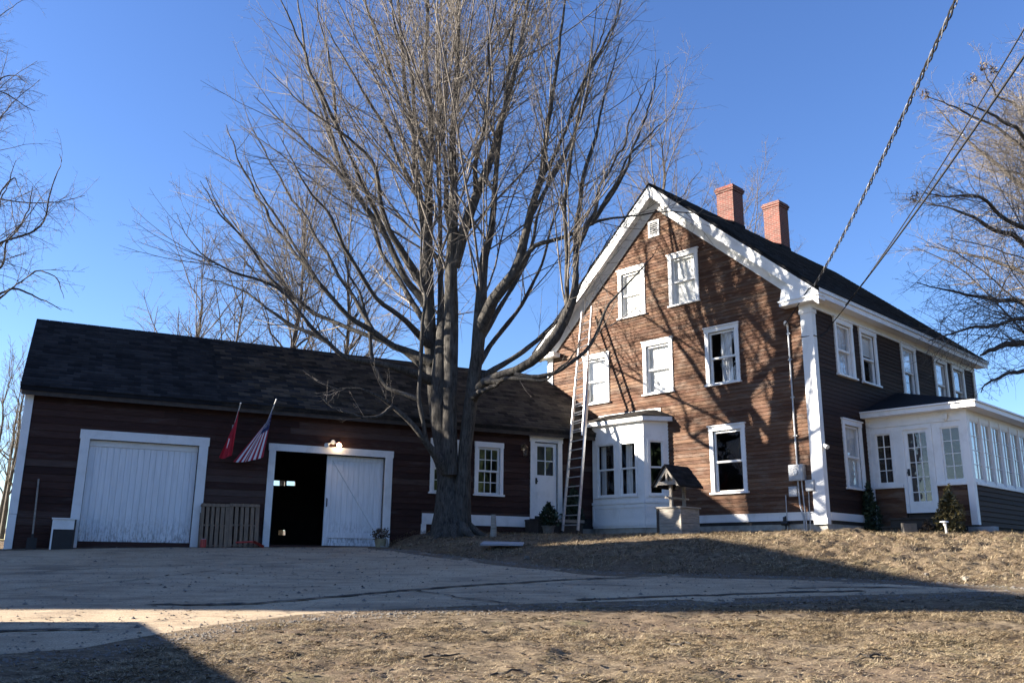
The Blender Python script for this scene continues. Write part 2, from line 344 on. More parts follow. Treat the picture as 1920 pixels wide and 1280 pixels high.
def axis(fine, coarse_hi, coarse_lo):
    return np.array(sorted(set(coarse_lo) | set(fine) | set(coarse_hi)))
gx = np.concatenate([np.linspace(-300, -20, 15)[:-1], np.linspace(-20, -8, 40)[:-1], np.arange(-8, 13, .07), np.linspace(13, 30, 60)[1:], np.linspace(30, 400, 15)[1:]])
gy = np.concatenate([np.linspace(-150, 4, 12)[:-1], np.linspace(4, 6.6, 10)[:-1], np.arange(6.6, 12.6, .05), np.arange(12.6, 24, .085), np.linspace(24, 60, 40)[1:], np.linspace(60, 900, 18)[1:]])
GXX, GYY = np.meshgrid(gx, gy); XX = GXX.ravel(); YY = GYY.ravel(); ZZ = ground_z(XX, YY)
in_drive = inside(XX, YY, DRIVE)
nx = len(gx); idx = np.arange(len(XX)).reshape(len(gy), nx)
Fq = np.stack([idx[:-1,:-1], idx[:-1,1:], idx[1:,1:], idx[1:,:-1]], -1).reshape(-1, 4)
dborder, _ = seg_d(XX, YY, DRIVE, True)
Zg = np.where(in_drive, zdrive(XX, YY)+.016-.075*np.clip((dborder-.45)/.5, 0, 1), np.where(dborder < 1.2, zdrive(XX, YY)+.014+(ZZ-zdrive(XX, YY)-.014)*np.clip(dborder/1.2, 0, 1)**.7, ZZ))
ground = np_obj('ground', np.stack([XX, YY, Zg], 1), Fq, MAT['ground'], smooth=True, kind='structure')
# driveway: its own sheet, edges frayed by noise
jx = XX + .25*vnoise(XX*2.2, YY*2.2, 11)+.12*vnoise(XX*7, YY*7, 12); jy = YY + .25*vnoise(XX*2.2, YY*2.2, 13)+.12*vnoise(XX*7, YY*7, 14)
md = inside(jx, jy, DRIVE) & (XX > -60) & (XX < 60)
fm = md[Fq].all(1); used = np.unique(Fq[fm]); remap = -np.ones(len(XX), int); remap[used] = np.arange(len(used))
Zd = zdrive(XX, YY)+.012+.010*vnoise(XX*1.1, YY*1.4, 21)+.004*vnoise(XX*9, YY*9, 22)
driveway = np_obj('driveway', np.stack([XX, YY, Zd], 1)[used], remap[Fq[fm]], MAT['asphalt'], smooth=True, kind='structure')
# open cracks filled with soil and weeds: narrow irregular strips lying on the asphalt
def crack(pts, w, seed):
    r = np.random.default_rng(seed); P = np.array(pts, float); q = []
    for i in range(len(P)-1):
        n = max(2, int(np.hypot(*(P[i+1]-P[i]))/.08))
        for t in np.linspace(0, 1, n, endpoint=False): q.append(P[i]*(1-t)+P[i+1]*t)
    q = np.array(q); n = len(q); q = q + np.stack([.07*vnoise(np.arange(n)*.3, np.full(n, seed*3.1), 1)*2, .05*vnoise(np.arange(n)*.35, np.full(n, seed*5.7), 2)*2], 1)
    d = np.gradient(q, axis=0); d /= np.linalg.norm(d, axis=1, keepdims=True)+1e-9; nr = np.stack([-d[:,1], d[:,0]], 1)
    ww = (w*(.55+1.1*np.abs(vnoise(np.arange(n)*.5, np.full(n, seed*1.0), 3))*2))[:, None]*r.uniform(.5, 1.2, (n, 1))
    ww[0] = ww[-1] = .003
    A = q+nr*ww; B = q-nr*ww; V = np.concatenate([A, B]); z = zdrive(V[:,0], V[:,1])+.024
    F = np.stack([np.arange(n-1), np.arange(1, n)+0, n+np.arange(1, n), n+np.arange(n-1)], 1)
    return np.column_stack([V, z]), F[:, ::-1]
CV, CF, off = [], [], 0
CRACKS = [([(-4.6,11.6),(-3.3,11.75),(-2.2,12.6),(-.9,13.6),(.5,14.4),(2.3,15.2)], .055), ([(-1.4,13.2),(-.7,12.4),(.1,11.6)], .022), ([(.9,12.1),(2.4,12.5),(3.9,12.9),(5.2,13.1)], .06),
    ([(-9,15.6),(-7,16.8),(-4.5,17.4),(-2.5,18.2)], .02), ([(-7.5,13),(-6,14.6),(-5.2,16.5)], .016), ([(-6.4,9.2),(-5.2,9.6),(-4.2,9.75)], .05), ([(4.1,13.4),(5.2,13.55),(6.3,13.35)], .04)]
for i, (p, w) in enumerate(CRACKS):
    v, f = crack(p, w, i+1); CV.append(v); CF.append(f+off); off += len(v)
np_obj('crack', np.concatenate(CV), np.concatenate(CF), simple('crack_soil', (.035,.03,.022), .95, .4, 9), driveway, kind='stuff')
# the far lit field beyond the barn
fx = np.linspace(-60, 5, 14); fy = np.linspace(34, 120, 14); FX, FY = np.meshgrid(fx, fy); fi = np.arange(196).reshape(14, 14)
np_obj('field', np.stack([FX.ravel(), FY.ravel(), ground_z(FX.ravel(), FY.ravel(), False)+.06+.25*vnoise(FX.ravel()*.1, FY.ravel()*.1, 8)*0], 1), np.stack([fi[:-1,:-1], fi[:-1,1:], fi[1:,1:], fi[1:,:-1]], -1).reshape(-1, 4), MAT['field'], smooth=True, kind='structure')

# dry grass blades, stuff
def blades(name, n, xr, yr, keep, ln, wd, lift, seed):
    r = np.random.default_rng(seed); x = r.uniform(*xr, n); y = r.uniform(*yr, n)
    k = keep(x, y, r); x = x[k]; y = y[k]; n = len(x); z = ground_z(x, y)
    a = r.normal(0, 1.0, n)+6.3*vnoise(x*1.1, y*1.1, 47)+np.where(r.uniform(0, 1, n) < .5, np.pi, 0); L = ln*r.uniform(.4, 1.3, n); e = np.abs(r.normal(0, lift, n)).clip(0, 1.35)
    dx = np.cos(a)*np.cos(e)*L; dy = np.sin(a)*np.cos(e)*L; dz = np.sin(e)*L+.004
    px = -np.sin(a)*wd*r.uniform(.6, 1.4, n); py = np.cos(a)*wd*r.uniform(.6, 1.4, n)
    base = np.stack([x, y, z+.002], 1); V = np.empty((n, 3, 3)); V[:,0] = base+np.stack([px, py, 0*px], 1); V[:,1] = base-np.stack([px, py, 0*px], 1); V[:,2] = base+np.stack([dx, dy, dz], 1)
    tint = np.clip(r.normal(.5, .24, n)+.35*vnoise(x*1.2, y*1.2, 31), 0, 1)
    return np_obj(name, V.reshape(-1, 3), np.arange(3*n).reshape(n, 3), MAT['grass'], tint=tint, kind='stuff')
def keep_fore(x, y, r):
    dr = inside(x+.3*vnoise(x*2, y*2, 41), y+.3*vnoise(x*2, y*2, 42), DRIVE); db, _ = seg_d(x, y, DRIVE, True)
    ok = (~dr | ((db < .5) & (r.uniform(0, 1, len(x)) < .4*np.clip(1-db/.5, 0, 1)**2))) & (np.abs(x) < y*.64+.3)
    return ok & (r.uniform(0, 1, len(x)) < np.clip(.55+2.0*vnoise(x*.7, y*1.6, 43)+1.4*vnoise(x*2.6, y*3.9, 44), .05, 1))
g1 = blades('dry_grass', 620000, (-5, 8.5), (6.7, 12.8), keep_fore, .068, .0024, .20, 51)
def keep_bank(x, y, r):
    d, s = seg_d(x, y, EDGE); ok = (s > 0) & ~inside(x, y, HOUSE) & (x < y*.66) & (x > -4)
    return ok & (r.uniform(0, 1, len(x)) < np.clip(.55+1.1*vnoise(x*1.5, y*1.9, 45)+np.where(x > 4, .35, -.05), .05, 1))
g2 = blades('dry_grass', 330000, (-4, 16), (12.5, 26), keep_bank, .11, .0042, .30, 52)
# dead leaves and clods scattered over the grass
def scatter_leaves(n, seed):
    r = np.random.default_rng(seed); x = r.uniform(-6, 13, n); y = 6.8+16*r.uniform(0, 1, n)**1.5; k = np.abs(x) < y*.66; x = x[k]; y = y[k]; n = len(x)
    d = inside(x, y, DRIVE); k = ~d | (r.uniform(0, 1, n) < .10); k &= ~inside(x, y, HOUSE) & ((y-B0.y) < (x-B0.x)*.5-.3); x = x[k]; y = y[k]; d = d[k]; n = len(x)
    z = np.where(d, zdrive(x, y)+.02, ground_z(x, y)+.012); s = r.uniform(.012, .032, n); a = r.uniform(0, 6.28, n); V = np.empty((n, 4, 3))
    for j, (u, v, w) in enumerate(((-1,-.5,0),(1,-.5,.4),(1,.5,0),(-1,.5,.5))):
        V[:,j] = np.stack([x+s*(u*np.cos(a)-v*np.sin(a)), y+s*(u*np.sin(a)+v*np.cos(a)), z+s*w*r.uniform(.2, 1.2, n)], 1)
    return np_obj('leaf_litter', V.reshape(-1, 3), np.arange(4*n).reshape(n, 4), MAT['bush'], tint=r.uniform(0, 1, n), kind='stuff')
scatter_leaves(13000, 61)
def gravel(n, seed):
    r = np.random.default_rng(seed); x = r.uniform(-9, 11, n); y = r.uniform(6.9, 22, n); db, _ = seg_d(x, y, DRIVE, True); ins = inside(x, y, DRIVE)
    k = (np.abs(x) < y*.66) & (r.uniform(0, 1, n) < np.where(ins, .03+.97*np.exp(-db/.22), np.exp(-db/.12))) & ((y-B0.y) < (x-B0.x)*.5-.4); x = x[k]; y = y[k]; n = len(x)
    z = zdrive(x, y)+.016; s = r.uniform(.005, .016, n)*np.where(r.uniform(0, 1, n) < .04, 2.2, 1); a = r.uniform(0, 6.28, n); V = np.empty((n, 5, 3))
    for j, (u, v, w) in enumerate(((-1,-.8,0),(1,-.7,0),(.9,.8,0),(-.8,.9,0),(.1,0,.9))): V[:,j] = np.stack([x+s*(u*np.cos(a)-v*np.sin(a)), y+s*(u*np.sin(a)+v*np.cos(a)), z+s*w], 1)
    b = np.arange(n)[:, None]*5; F = np.concatenate([b+np.array(q)[None] for q in ((0,1,4),(1,2,4),(2,3,4),(3,0,4))])
    return np_obj('gravel', V.reshape(-1, 3), F, MAT['stone'], kind='stuff')
gravel(160000, 63)

# ------------------------------------------------------------------ wall pieces
def cells(mb, x0, x1, z0, z1, y0, y1, holes):
    xs = sorted({x0, x1} | {min(max(v, x0), x1) for h in holes for v in h[:2]}); zs = sorted({z0, z1} | {min(max(v, z0), z1) for h in holes for v in h[2:]})
    for i in range(len(xs)-1):
        run = None
        for j in range(len(zs)-1):
            cx, cz = (xs[i]+xs[i+1])/2, (zs[j]+zs[j+1])/2
            hole = any(h[0] < cx < h[1] and h[2] < cz < h[3] for h in holes)
            if not hole and run is None: run = zs[j]
            if run is not None and (hole or j == len(zs)-2):
                e = zs[j] if hole else zs[j+1]
                if e > run+1e-6: mb.box(xs[i], xs[i+1], y0, y1, run, e)
                run = None
def clap_rows(z0, z1, h, span, holes, seg, rnd_):
    out = []; z = z0
    while z < z1-.02:
        top = min(z+h, z1); sp = span(z, top)
        if sp:
            (a, b), (a2, b2) = sp; iv = [(a, b)]
            for hx0, hx1, hz0, hz1 in holes:
                if hz0 < (z+top)/2 < hz1:
                    iv = [q for p, r in iv for q in ((p, min(r, hx0)), (max(p, hx1), r)) if q[1]-q[0] > .02]
            for p, r in iv:
                cuts = [p]
                while r-cuts[-1] > seg*1.5: cuts.append(cuts[-1]+seg*rnd_.uniform(.7, 1.25))
                cuts.append(r)
                for i in range(len(cuts)-1):
                    l, rr = cuts[i], cuts[i+1]; out.append((l+.0015 if i else l, rr-.0015, (a2 if l == a else l+(.0015 if i else 0)), (b2 if rr == b else rr-.0015), z, top))
        z = top
    return out
def clap_piece(mb, pc, proud, y=0.0):
    l, r, l2, r2, z, t = pc; t += .006; jitter = random.uniform(-.002, .002)
    return mb.add([(l,y-proud+jitter,z),(r,y-proud+jitter,z),(r,y,z),(l,y,z),(l2,y-.004,t),(r2,y-.004,t),(r2,y,t),(l2,y,t)],
        [(0,3,2,1),(4,5,6,7),(0,1,5,4),(1,2,6,5),(2,3,7,6),(3,0,4,7)])
def clad(parent, M, pieces, mat, proud, cap=290, name='clapboard'):
    pieces = sorted(pieces, key=lambda p: -(p[1]-p[0]))
    for p in pieces[:cap]: clap_piece(MB(), p, proud).build(name, mat, parent, M)
    if pieces[cap:]:
        m = MB()
        for p in pieces[cap:]: clap_piece(m, p, proud)
        m.build(name, mat, parent, M, kind='stuff')
def clad_stuff(parent, M, pieces, mat, proud, name='clapboard'):
    m = MB(); t = []
    for p in pieces: clap_piece(m, p, proud); t += [random.random()]*6
    o = m.build(name, mat, parent, M, kind='stuff')
    at = o.data.attributes.new('tint', 'FLOAT', 'FACE'); at.data.foreach_set('value', t); return o

WCACHE = {}
def sash_mesh(x0, x1, z0, z1, y0, y1, rail, cols=1, rows=1, mun=.022):
    m = MB(); m.box(x0, x0+rail, y0, y1, z0, z1); m.box(x1-rail, x1, y0, y1, z0, z1); m.box(x0+rail, x1-rail, y0, y1, z0, z0+rail*1.25); m.box(x0+rail, x1-rail, y0, y1, z1-rail, z1)
    a, b, c, d = x0+rail, x1-rail, z0+rail*1.25, z1-rail
    for i in range(1, cols): q = a+(b-a)*i/cols; m.box(q-mun/2, q+mun/2, y0+.004, y1-.004, c, d)
    for i in range(1, rows):
        q = c+(d-c)*i/rows
        for jx in range(cols):
            l = a+(b-a)*jx/cols+(mun/2 if jx else 0); r = a+(b-a)*(jx+1)/cols-(mun/2 if jx < cols-1 else 0); m.box(l, r, y0+.006, y1-.006, q-mun/2, q+mun/2)
    return m, (a, b, c, d)
def wob_pane(a, b, c, d, y):
    m = MB(); m.add([(a,y,c),(b,y,c),(b,y,d),(a,y,d)], [(0,1,2,3)]); m.add([(a,y+.006,c),(b,y+.006,c),(b,y+.006,d),(a,y+.006,d)], [(3,2,1,0)]); return m
def curtain_mesh(a, b, c, d, y, folds, amp):
    m = MB(); n = 28; vs = []
    for i in range(n+1):
        x = a+(b-a)*i/n; yy = y+amp*math.sin(i/n*folds*6.283)+amp*.4*math.sin(i*1.7); vs += [(x, yy, c), (x, yy, d)]
    m.add(vs, [(2*i, 2*i+2, 2*i+3, 2*i+1) for i in range(n)]); return m
def window(parent, M, xc, z0, w, h, fill='dark', cols=(1, 1), rows=(1, 1), cas=.115, label=None, cap=True):
    key = (round(w, 3), round(h, 3), fill, cols, rows, cas, cap)
    if key not in WCACHE:
        d = {}; m = MB(); x0, x1 = -w/2, w/2; hz = h-.15
        m.box(x0, x0+cas, -.048, .03, .05, hz); m.box(x1-cas, x1, -.048, .03, .05, hz)
        m.box(x0-.012, x1+.012, -.056, .03, hz, h-.028)
        if cap: m.prism([(x0-.04, h-.028), (x1+.04, h-.028), (x1+.04, h+.006), (x0-.04, h+.006)], -.088, .0)
        else: m.box(x0-.012, x1+.012, -.05, .0, h-.028, h)
        m.box(x0-.035, x1+.035, -.095, .06, 0, .05)
        xi0, xi1 = x0+cas, x1-cas
        m.box(xi0, xi0+.02, .03, .13, .05, hz); m.box(xi1-.02, xi1, .03, .13, .05, hz); m.box(xi0, xi1, .03, .13, hz-.02, hz); m.box(xi0, xi1, .06, .13, .03, .05)
        d['window'] = m.mesh('window', MAT['white'])
        mid = .05+(hz-.05)*.49; ins = xi0+.02, xi1-.02
        mu, pu = sash_mesh(*ins, mid-.02, hz-.02, .018, .05, .042, cols[0], rows[0]); ml, pl = sash_mesh(*ins, .05, mid+.02, .056, .088, .045, cols[1], rows[1])
        d['sash'] = [mu.mesh('sash', MAT['white']), ml.mesh('sash', MAT['white'])]
        d['pane'] = [wob_pane(*pu, .032).mesh('pane', MAT['glass']), wob_pane(*pl, .070).mesh('pane', MAT['glass'])]
        a, b, c, e = xi0+.01, xi1-.01, .05, hz
        f = None
        if fill == 'shade': f = ('blind', MB().box(a, b, .10, .106, c+.01, e).mesh('blind', MAT['shade']))
        elif fill == 'sheer': f = ('curtain', curtain_mesh(a, b, c, e, .125, 5, .010).mesh('curtain', MAT['curtain'], True))
        elif fill == 'gather': f = ('curtain', curtain_mesh(a+.26, b-.24, c+.05, e, .2, 4, .03).mesh('curtain', MAT['curtain'], True))
        elif fill == 'side':
            mm = curtain_mesh(a, a+.2, c, e, .2, 2, .02); m2 = curtain_mesh(b-.2, b, c, e, .2, 2, .02); mm.add(m2.v, m2.f); f = ('curtain', mm.mesh('curtain', MAT['curtain'], True))
        elif fill == 'half':
            f = ('blind', MB().box(a, b, .11, .115, mid+.12, e).mesh('blind', MAT['shade']))
        d['fill'] = f; WCACHE[key] = d
    d = WCACHE[key]; T = M @ Matrix.Translation((xc, 0, z0))
    o = bpy.data.objects.new('window', d['window']); link(o, parent, T)
    if label: o['label'] = label
    for nm in ('sash', 'pane'):
        for me in d[nm]: link(bpy.data.objects.new(nm, me), o, T)
    if d['fill']: link(bpy.data.objects.new(d['fill'][0], d['fill'][1]), o, T)
    return o
def hole_of(xc, z0, w, h, cas=.115): return (xc-w/2+cas, xc+w/2-cas, z0+.05, z0+h-.15)

def shingles(parent, M, name, mat, x0, x1, P0, P1, expo, tabw, thick=.012, clip=None, prob=None):
    """courses of separate tabs on a slope running from the eave line P0=(y,z) up to the ridge P1=(y,z)"""
    y0, z0 = P0; y1, z1 = P1; L = math.hypot(y1-y0, z1-z0); n = int(L/expo); dy, dz = (y1-y0)/L, (z1-z0)/L; ny, nz = -dz, dy
    if nz < 0: ny, nz = -ny, -nz
    V, F, T = [], [], []
    for c in range(n+1):
        s0 = c*expo; s1 = min(s0+expo*1.15, L)
        if s1-s0 < .02: continue
        x = x0 - (tabw/2 if c % 2 else 0)
        while x < x1:
            a, b = max(x, x0), min(x+tabw, x1); x += tabw
            if b-a < .02 or (prob and random.random() > prob((a+b)/2)): continue
            if clip:
                k = clip(s0/L); a, b = max(a, k[0]), min(b, k[1])
                if b-a < .02: continue
            g = .003; t0 = thick*random.uniform(.8, 1.5); dn = random.uniform(-.006, .006); q = len(V)
            for (xx, s, h) in ((a+g, s0+dn, t0), (b-g, s0+dn, t0), (b-g, s1, .003), (a+g, s1, .003)):
                V.append((xx, y0+dy*s+ny*h, z0+dz*s+nz*h))
            for (xx, s) in ((a+g, s0+dn), (b-g, s0+dn)): V.append((xx, y0+dy*s, z0+dz*s))
            F += [(q, q+1, q+2, q+3), (q+4, q+5, q+1, q)]; r = random.random(); T += [r, r]
    return np_obj(name, V, F, mat, parent, M, tint=T, kind='stuff')

# ------------------------------------------------------------------ the house
house = thing('house', 'brown clapboard farmhouse with white trim and two brick chimneys', 'house', (C0.x, C0.y, .75))
AX, AZ, SR, SL = -4.85, 11.45, .864, .905
def roofz(x): return AZ-SR*(x-AX) if x > AX else AZ-SL*(AX-x)
UPW, UPH = 1.07, 1.62
GWIN = [(-5.878, 7.38, 1.05, 1.62, 'shade', 'attic window with a drawn white blind left of the gable centre'), (-3.925, 7.39, 1.06, 1.65, 'shade', 'attic window with a drawn white blind below the vent'),
    (-7.37, 4.83, 1.06, 1.62, 'sheer', None), (-4.955, 4.85, 1.09, 1.66, 'sheer', None), (-2.723, 4.83, 1.10, 1.70, 'gather', 'dark window with a gathered pale curtain'), (-2.70, 1.835, 1.13, 1.88, 'dark', 'tall dark ground floor window')]
gh = [hole_of(*w[:4]) for w in GWIN]; bayhole = (-7.2, -4.9, 1.3, 3.7)
m = MB(); cells(m, -9.46, -.02, 1.0, 6.6, .002, .12, gh+[bayhole])
for x0, x1 in ((-9.46, AX), (AX, -.02)):            # gable above the eaves, in strips so that the attic windows stay open
    pass
zz = 6.6
while zz < 10.9:
    z2 = min(zz+.12, 10.95); xr = AX+(11.05-z2)/SR; xl = AX-(11.05-z2)/SL; cells(m, xl, min(xr, -.02), zz, z2, .002, .12, gh); zz = z2
m.build('wall', MAT['inside'], house, GM)
def gspan(z, t):
    def lim(q): return (max(-9.27, AX-(10.78-q)/SL), min(-.28 if q < 6.6 else -.05, AX+(10.78-q)/SR))
    a, b = lim(z), lim(t)
    return None if b[1]-b[0] < .05 else (a, b)
holes = [(w[0]-w[2]/2+.03, w[0]+w[2]/2-.03, w[1]+.02, w[1]+w[3]-.02) for w in GWIN]+[(-5.1, -4.79, 9.81, 10.28), (-7.45, -4.72, 1.0, 4.2)]
clad(house, GM, clap_rows(1.29, 10.78, .102, gspan, holes, 3.4, random), MAT['gable'], .025)
for w in GWIN: window(house, GM, *w[:5], label=w[5])
# louvred vent
m = MB(); m.box(-5.15, -5.09, -.05, .02, 9.78, 10.31); m.box(-4.80, -4.74, -.05, .02, 9.78, 10.31); m.box(-5.09, -4.80, -.05, .02, 10.25, 10.31); m.box(-5.09, -4.80, -.05, .02, 9.78, 9.84)
v = m.build('vent', MAT['white'], house, GM)
for i in range(6):
    z = 9.86+i*.065; MB().add([(-5.09,-.04,z),(-4.80,-.04,z),(-4.80,.015,z+.05),(-5.09,.015,z+.05),(-5.09,-.04,z+.012),(-4.80,-.04,z+.012),(-4.80,.015,z+.062),(-5.09,.015,z+.062)],
        [(0,3,2,1),(4,5,6,7),(0,1,5,4),(1,2,6,5),(2,3,7,6),(3,0,4,7)]).build('slat', MAT['trim'], v, GM)
# corner boards, water table, foundation
m = MB(); m.box(-.29, .030, -.062, .0, .98, 6.42); m.box(.0, .030, .0, .14, .98, 6.42); m.box(-.32, .055, -.085, .0, 6.36, 6.46); m.box(-.31, .04, -.07, .0, 6.46, 6.62); m.box(0, .055, 0, .16, 6.36, 6.46); m.box(-.31, .05, -.08, .0, .98, 1.14); m.build('corner_board', MAT['trim'], house, GM)
MB().box(-9.50, -9.26, -.05, .0, 1.0, 6.62).build('corner_board', MAT['white'], house, GM)
MB().box(-9.48, -.291, -.055, .0, 1.085, 1.275).build('water_table', MAT['trim'], house, GM); MB().prism([(-9.48,1.275),(-.291,1.275),(-.291,1.29),(-9.48,1.29)], -.07, 0).build('drip_cap', MAT['white'], house, GM)
MB().box(-9.45, .0, .01, .25, -.2, 1.084).build('foundation', MAT['concrete'], house, GM)
# long side
SWIN = [(1.67, 4.885), (3.14, 4.885), (5.88, 4.93), (8.35, 4.90), (9.82, 4.90)]; fills = ['sheer', 'half', 'half', 'sheer', 'dark']
sh = [hole_of(x, z, UPW, UPH) for x, z in SWIN]+[hole_of(1.70, 1.905, 1.08, 1.84)]
m = MB(); cells(m, .02, 11.35, 1.0, 6.75, .002, .12, sh); m.build('wall', MAT['inside'], house, SM)
holes = [(x-UPW/2+.03, x+UPW/2-.03, z+.02, z+UPH-.02) for x, z in SWIN]+[(1.17, 2.23, 1.93, 3.72)]
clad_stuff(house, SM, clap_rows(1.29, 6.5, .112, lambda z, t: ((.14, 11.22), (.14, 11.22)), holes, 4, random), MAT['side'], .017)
for (x, z), f in zip(SWIN, fills): window(house, SM, x, z, UPW, UPH, f)
window(house, SM, 1.70, 1.905, 1.08, 1.84, 'sheer')
MB().box(11.2, 11.38, -.05, .0, .98, 6.62).build('corner_board', MAT['white'], house, SM)
MB().box(.141, 11.2, -.05, .0, 1.085, 1.275).build('water_table', MAT['trim'], house, SM); MB().box(.03, 11.36, .01, .25, -.2, 1.084).build('foundation', MAT['concrete'], house, SM)
MB().box(.0, 11.38, -.045, .0, 6.50, 6.80).build('frieze', MAT['white'], house, SM)
m = MB(); m.box(-.33, 11.72, -.36, .0, 6.70, 6.735); m.box(-.33, 11.72, -.385, -.36, 6.66, 6.90); m.box(-.33, 11.72, -.42, -.385, 6.80, 6.90); m.build('cornice', MAT['white'], house, SM)
# far walls (plain)
m = MB(); m.box(-9.46, -9.34, .13, 11.25, .2, 7.0); m.box(-9.34, -.13, 11.25, 11.37, .2, 6.8); m.prism([(-9.46,6.8),(-.02,6.8),(AX,10.95)], 11.25, 11.37); m.build('wall', MAT['inside'], house, GM)
# roof slabs, rake boards, soffit, frieze
m = MB(); xr, xl = .42, -9.93
m.prism([(AX, AZ-.10), (xr, roofz(xr)-.10), (xr, roofz(xr)), (AX, AZ)], -.36, 11.74); m.prism([(xl, roofz(xl)-.10), (AX, AZ-.10), (AX, AZ), (xl, roofz(xl))], -.36, 11.74)
roof = m.build('roof', MAT['roof'], house, GM)
RM = GM @ Matrix.Rotation(R_(90), 4, 'Z')            # local x -> inward, local y -> left
shingles(roof, RM, 'shingle', MAT['roof'], -.37, 11.75, (-xr-.015, roofz(xr)+.003), (-AX, AZ+.003), .14, .31)
def rake(d0, d1, y0, y1, nm, mat, xa, xb):
    m = MB(); m.prism([(AX, AZ-d1), (xb, roofz(xb)-d1), (xb, roofz(xb)-d0), (AX, AZ-d0)], y0, y1); m.prism([(xa, roofz(xa)-d1), (AX, AZ-d1), (AX, AZ-d0), (xa, roofz(xa)-d0)], y0, y1)
    return m.build(nm, mat, house, GM)
rake(.101, .47, -.335, -.30, 'rake_board', MAT['trim'], -9.90, .385); rake(.101, .18, -.352, -.336, 'rake_moulding', MAT['white'], -9.91, .40)
rake(.33, .36, -.30, .0, 'soffit', MAT['trim'], -9.85, .33); rake(.361, .78, -.042, .0, 'frieze', MAT['white'], -9.48, .0)
for s, xa, xb in ((1, -.72, .40), (-1, -9.92, -8.95)):
    m = MB(); m.box(xa, xb, -.34, .0, 6.60, 6.70); m.box(xa-.02, xb+.02, -.37, .0, 6.70, 6.74)
    if s > 0: m.prism([(xa+.0, 6.74), (xb, 6.74), (xb, 6.80), (xa+.10, 6.92+.25)], -.30, -.27); m.prism([(-.30,6.74),(.36,6.74),(.36,roofz(.36)-.4),(-.30,roofz(-.3)-.4)], -.333, -.31)
    else: m.prism([(xa, 6.74), (-9.3, 6.74), (-9.3, roofz(-9.3)-.4), (xa, roofz(xa)-.35)], -.333, -.31)
    m.build('cornice_return', MAT['white'], house, GM)
# chimneys
for yc, h, lab in ((4.25, 12.68, 'chimney nearer the gable, weathered orange brick'), (7.35, 13.02, 'rear chimney of plainer red brick')):
    m = MB(); x0, x1, y0, y1 = AX-.32, AX+.32, yc-.32, yc+.32
    m.box(x0, x1, y0, y1, 10.7, h-.21); m.box(x0-.03, x1+.03, y0-.03, y1+.03, h-.21, h-.135); m.box(x0-.055, x1+.055, y0-.055, y1+.055, h-.135, h-.06); m.box(x0-.02, x1+.02, y0-.02, y1+.02, h-.06, h)
    c = m.build('chimney', MAT['brick'], house, GM); c['label'] = lab
    m = MB(); m.box(x0-.02, x1+.02, y0-.02, y1+.02, 10.75, 11.30); m.build('flashing', MAT['roof'], c, GM)
    MB().box(AX-.12, AX+.12, yc-.12, yc+.12, h, h+.03).build('flue', MAT['inside'], c, GM)
# bay window
bay = MB(); F = [(-7.50, 0), (-7.05, -.62), (-5.10, -.62), (-4.66, 0)]
def bm_face(p, q):                                   # frame of one bay face: x along it, y inward
    p, q = Vector((*p, 0)), Vector((*q, 0)); d = (q-p).normalized(); n = Vector((-d.y, d.x, 0)); L = (q-p).length
    return GM @ Matrix(((d.x, n.x, 0, p.x), (d.y, n.y, 0, p.y), (0, 0, 1, 0), (0, 0, 0, 1))), L
root = MB(); root.vprism([(-7.5,.0),(-7.05,-.62),(-5.10,-.62),(-4.66,0)], .98, 1.04); root.vprism([(-7.45,.0),(-7.02,-.58),(-5.13,-.58),(-4.70,0)], .3, .98)
bw = root.build('bay_window', [MAT['white']], house, GM); bw.data.materials.append(MAT['concrete']); bw.data.polygons.foreach_set('material_index', [0]*6+[1]*6)
FM, L = bm_face(F[1], F[2]); wins = [(.21, .85), (1.075, 1.645)]
m = MB(); cells(m, 0, L, 1.04, 4.0, .0, .06, [(a, b, 1.905, 3.43) for a, b in wins]); m.build('wall', MAT['white'], bw, FM)
RM_, LR = bm_face(F[2], F[3]); m = MB(); cells(m, 0, LR, 1.04, 4.0, .0, .06, [(.17, .56, 1.92, 3.42)]); m.build('wall', MAT['white'], bw, RM_)
LM, LL_ = bm_face(F[0], F[1]); m = MB(); cells(m, 0, LL_, 1.04, 4.0, .0, .06, []); m.build('wall', MAT['white'], bw, LM)
def trims(M, L, ops, panels):
    m = MB(); m.box(0, L, -.035, 0, 1.66, 1.73); m.box(0, L, -.02, 0, 1.04, 1.16); m.box(0, L, -.02, 0, 1.54, 1.62)
    for a, b in panels: m.box(a-.035, a+.035, -.02, 0, 1.16, 1.54)
    m.box(L-.06, L, -.02, 0, 1.16, 1.54); m.box(0, .06, -.02, 0, 1.16, 1.54)
    for a, b in ops: m.box(a-.06, a, -.022, .0, 1.86, 3.49); m.box(b, b+.06, -.022, .0, 1.86, 3.49); m.box(a, b, -.022, 0, 3.43, 3.49); m.box(a-.08, b+.08, -.05, 0, 1.85, 1.9)
    m.build('panel_trim', MAT['white'], bw, M)
    for a, b in ops:
        s1, p1 = sash_mesh(a, b, 2.66, 3.43, .012, .04, .035); s1.build('sash', MAT['white'], bw, M); wob_pane(*p1, .024).build('pane', MAT['glass'], bw, M)
        s2, p2 = sash_mesh(a, b, 1.905, 2.69, .042, .072, .038); s2.build('sash', MAT['white'], bw, M); wob_pane(*p2, .056).build('pane', MAT['glass'], bw, M)
trims(FM, L, wins, [(L*.5, 0)]); trims(RM_, LR, [(.17, .56)], []); trims(LM, LL_, [], [])
cr = curtain_mesh(.16, .36, 1.9, 3.4, .22, 3, .02); c2 = curtain_mesh(1.12, 1.36, 1.9, 3.4, .22, 3, .02); cr.add(c2.v, c2.f); cr.build('curtain', MAT['curtain'], bw, FM, True)
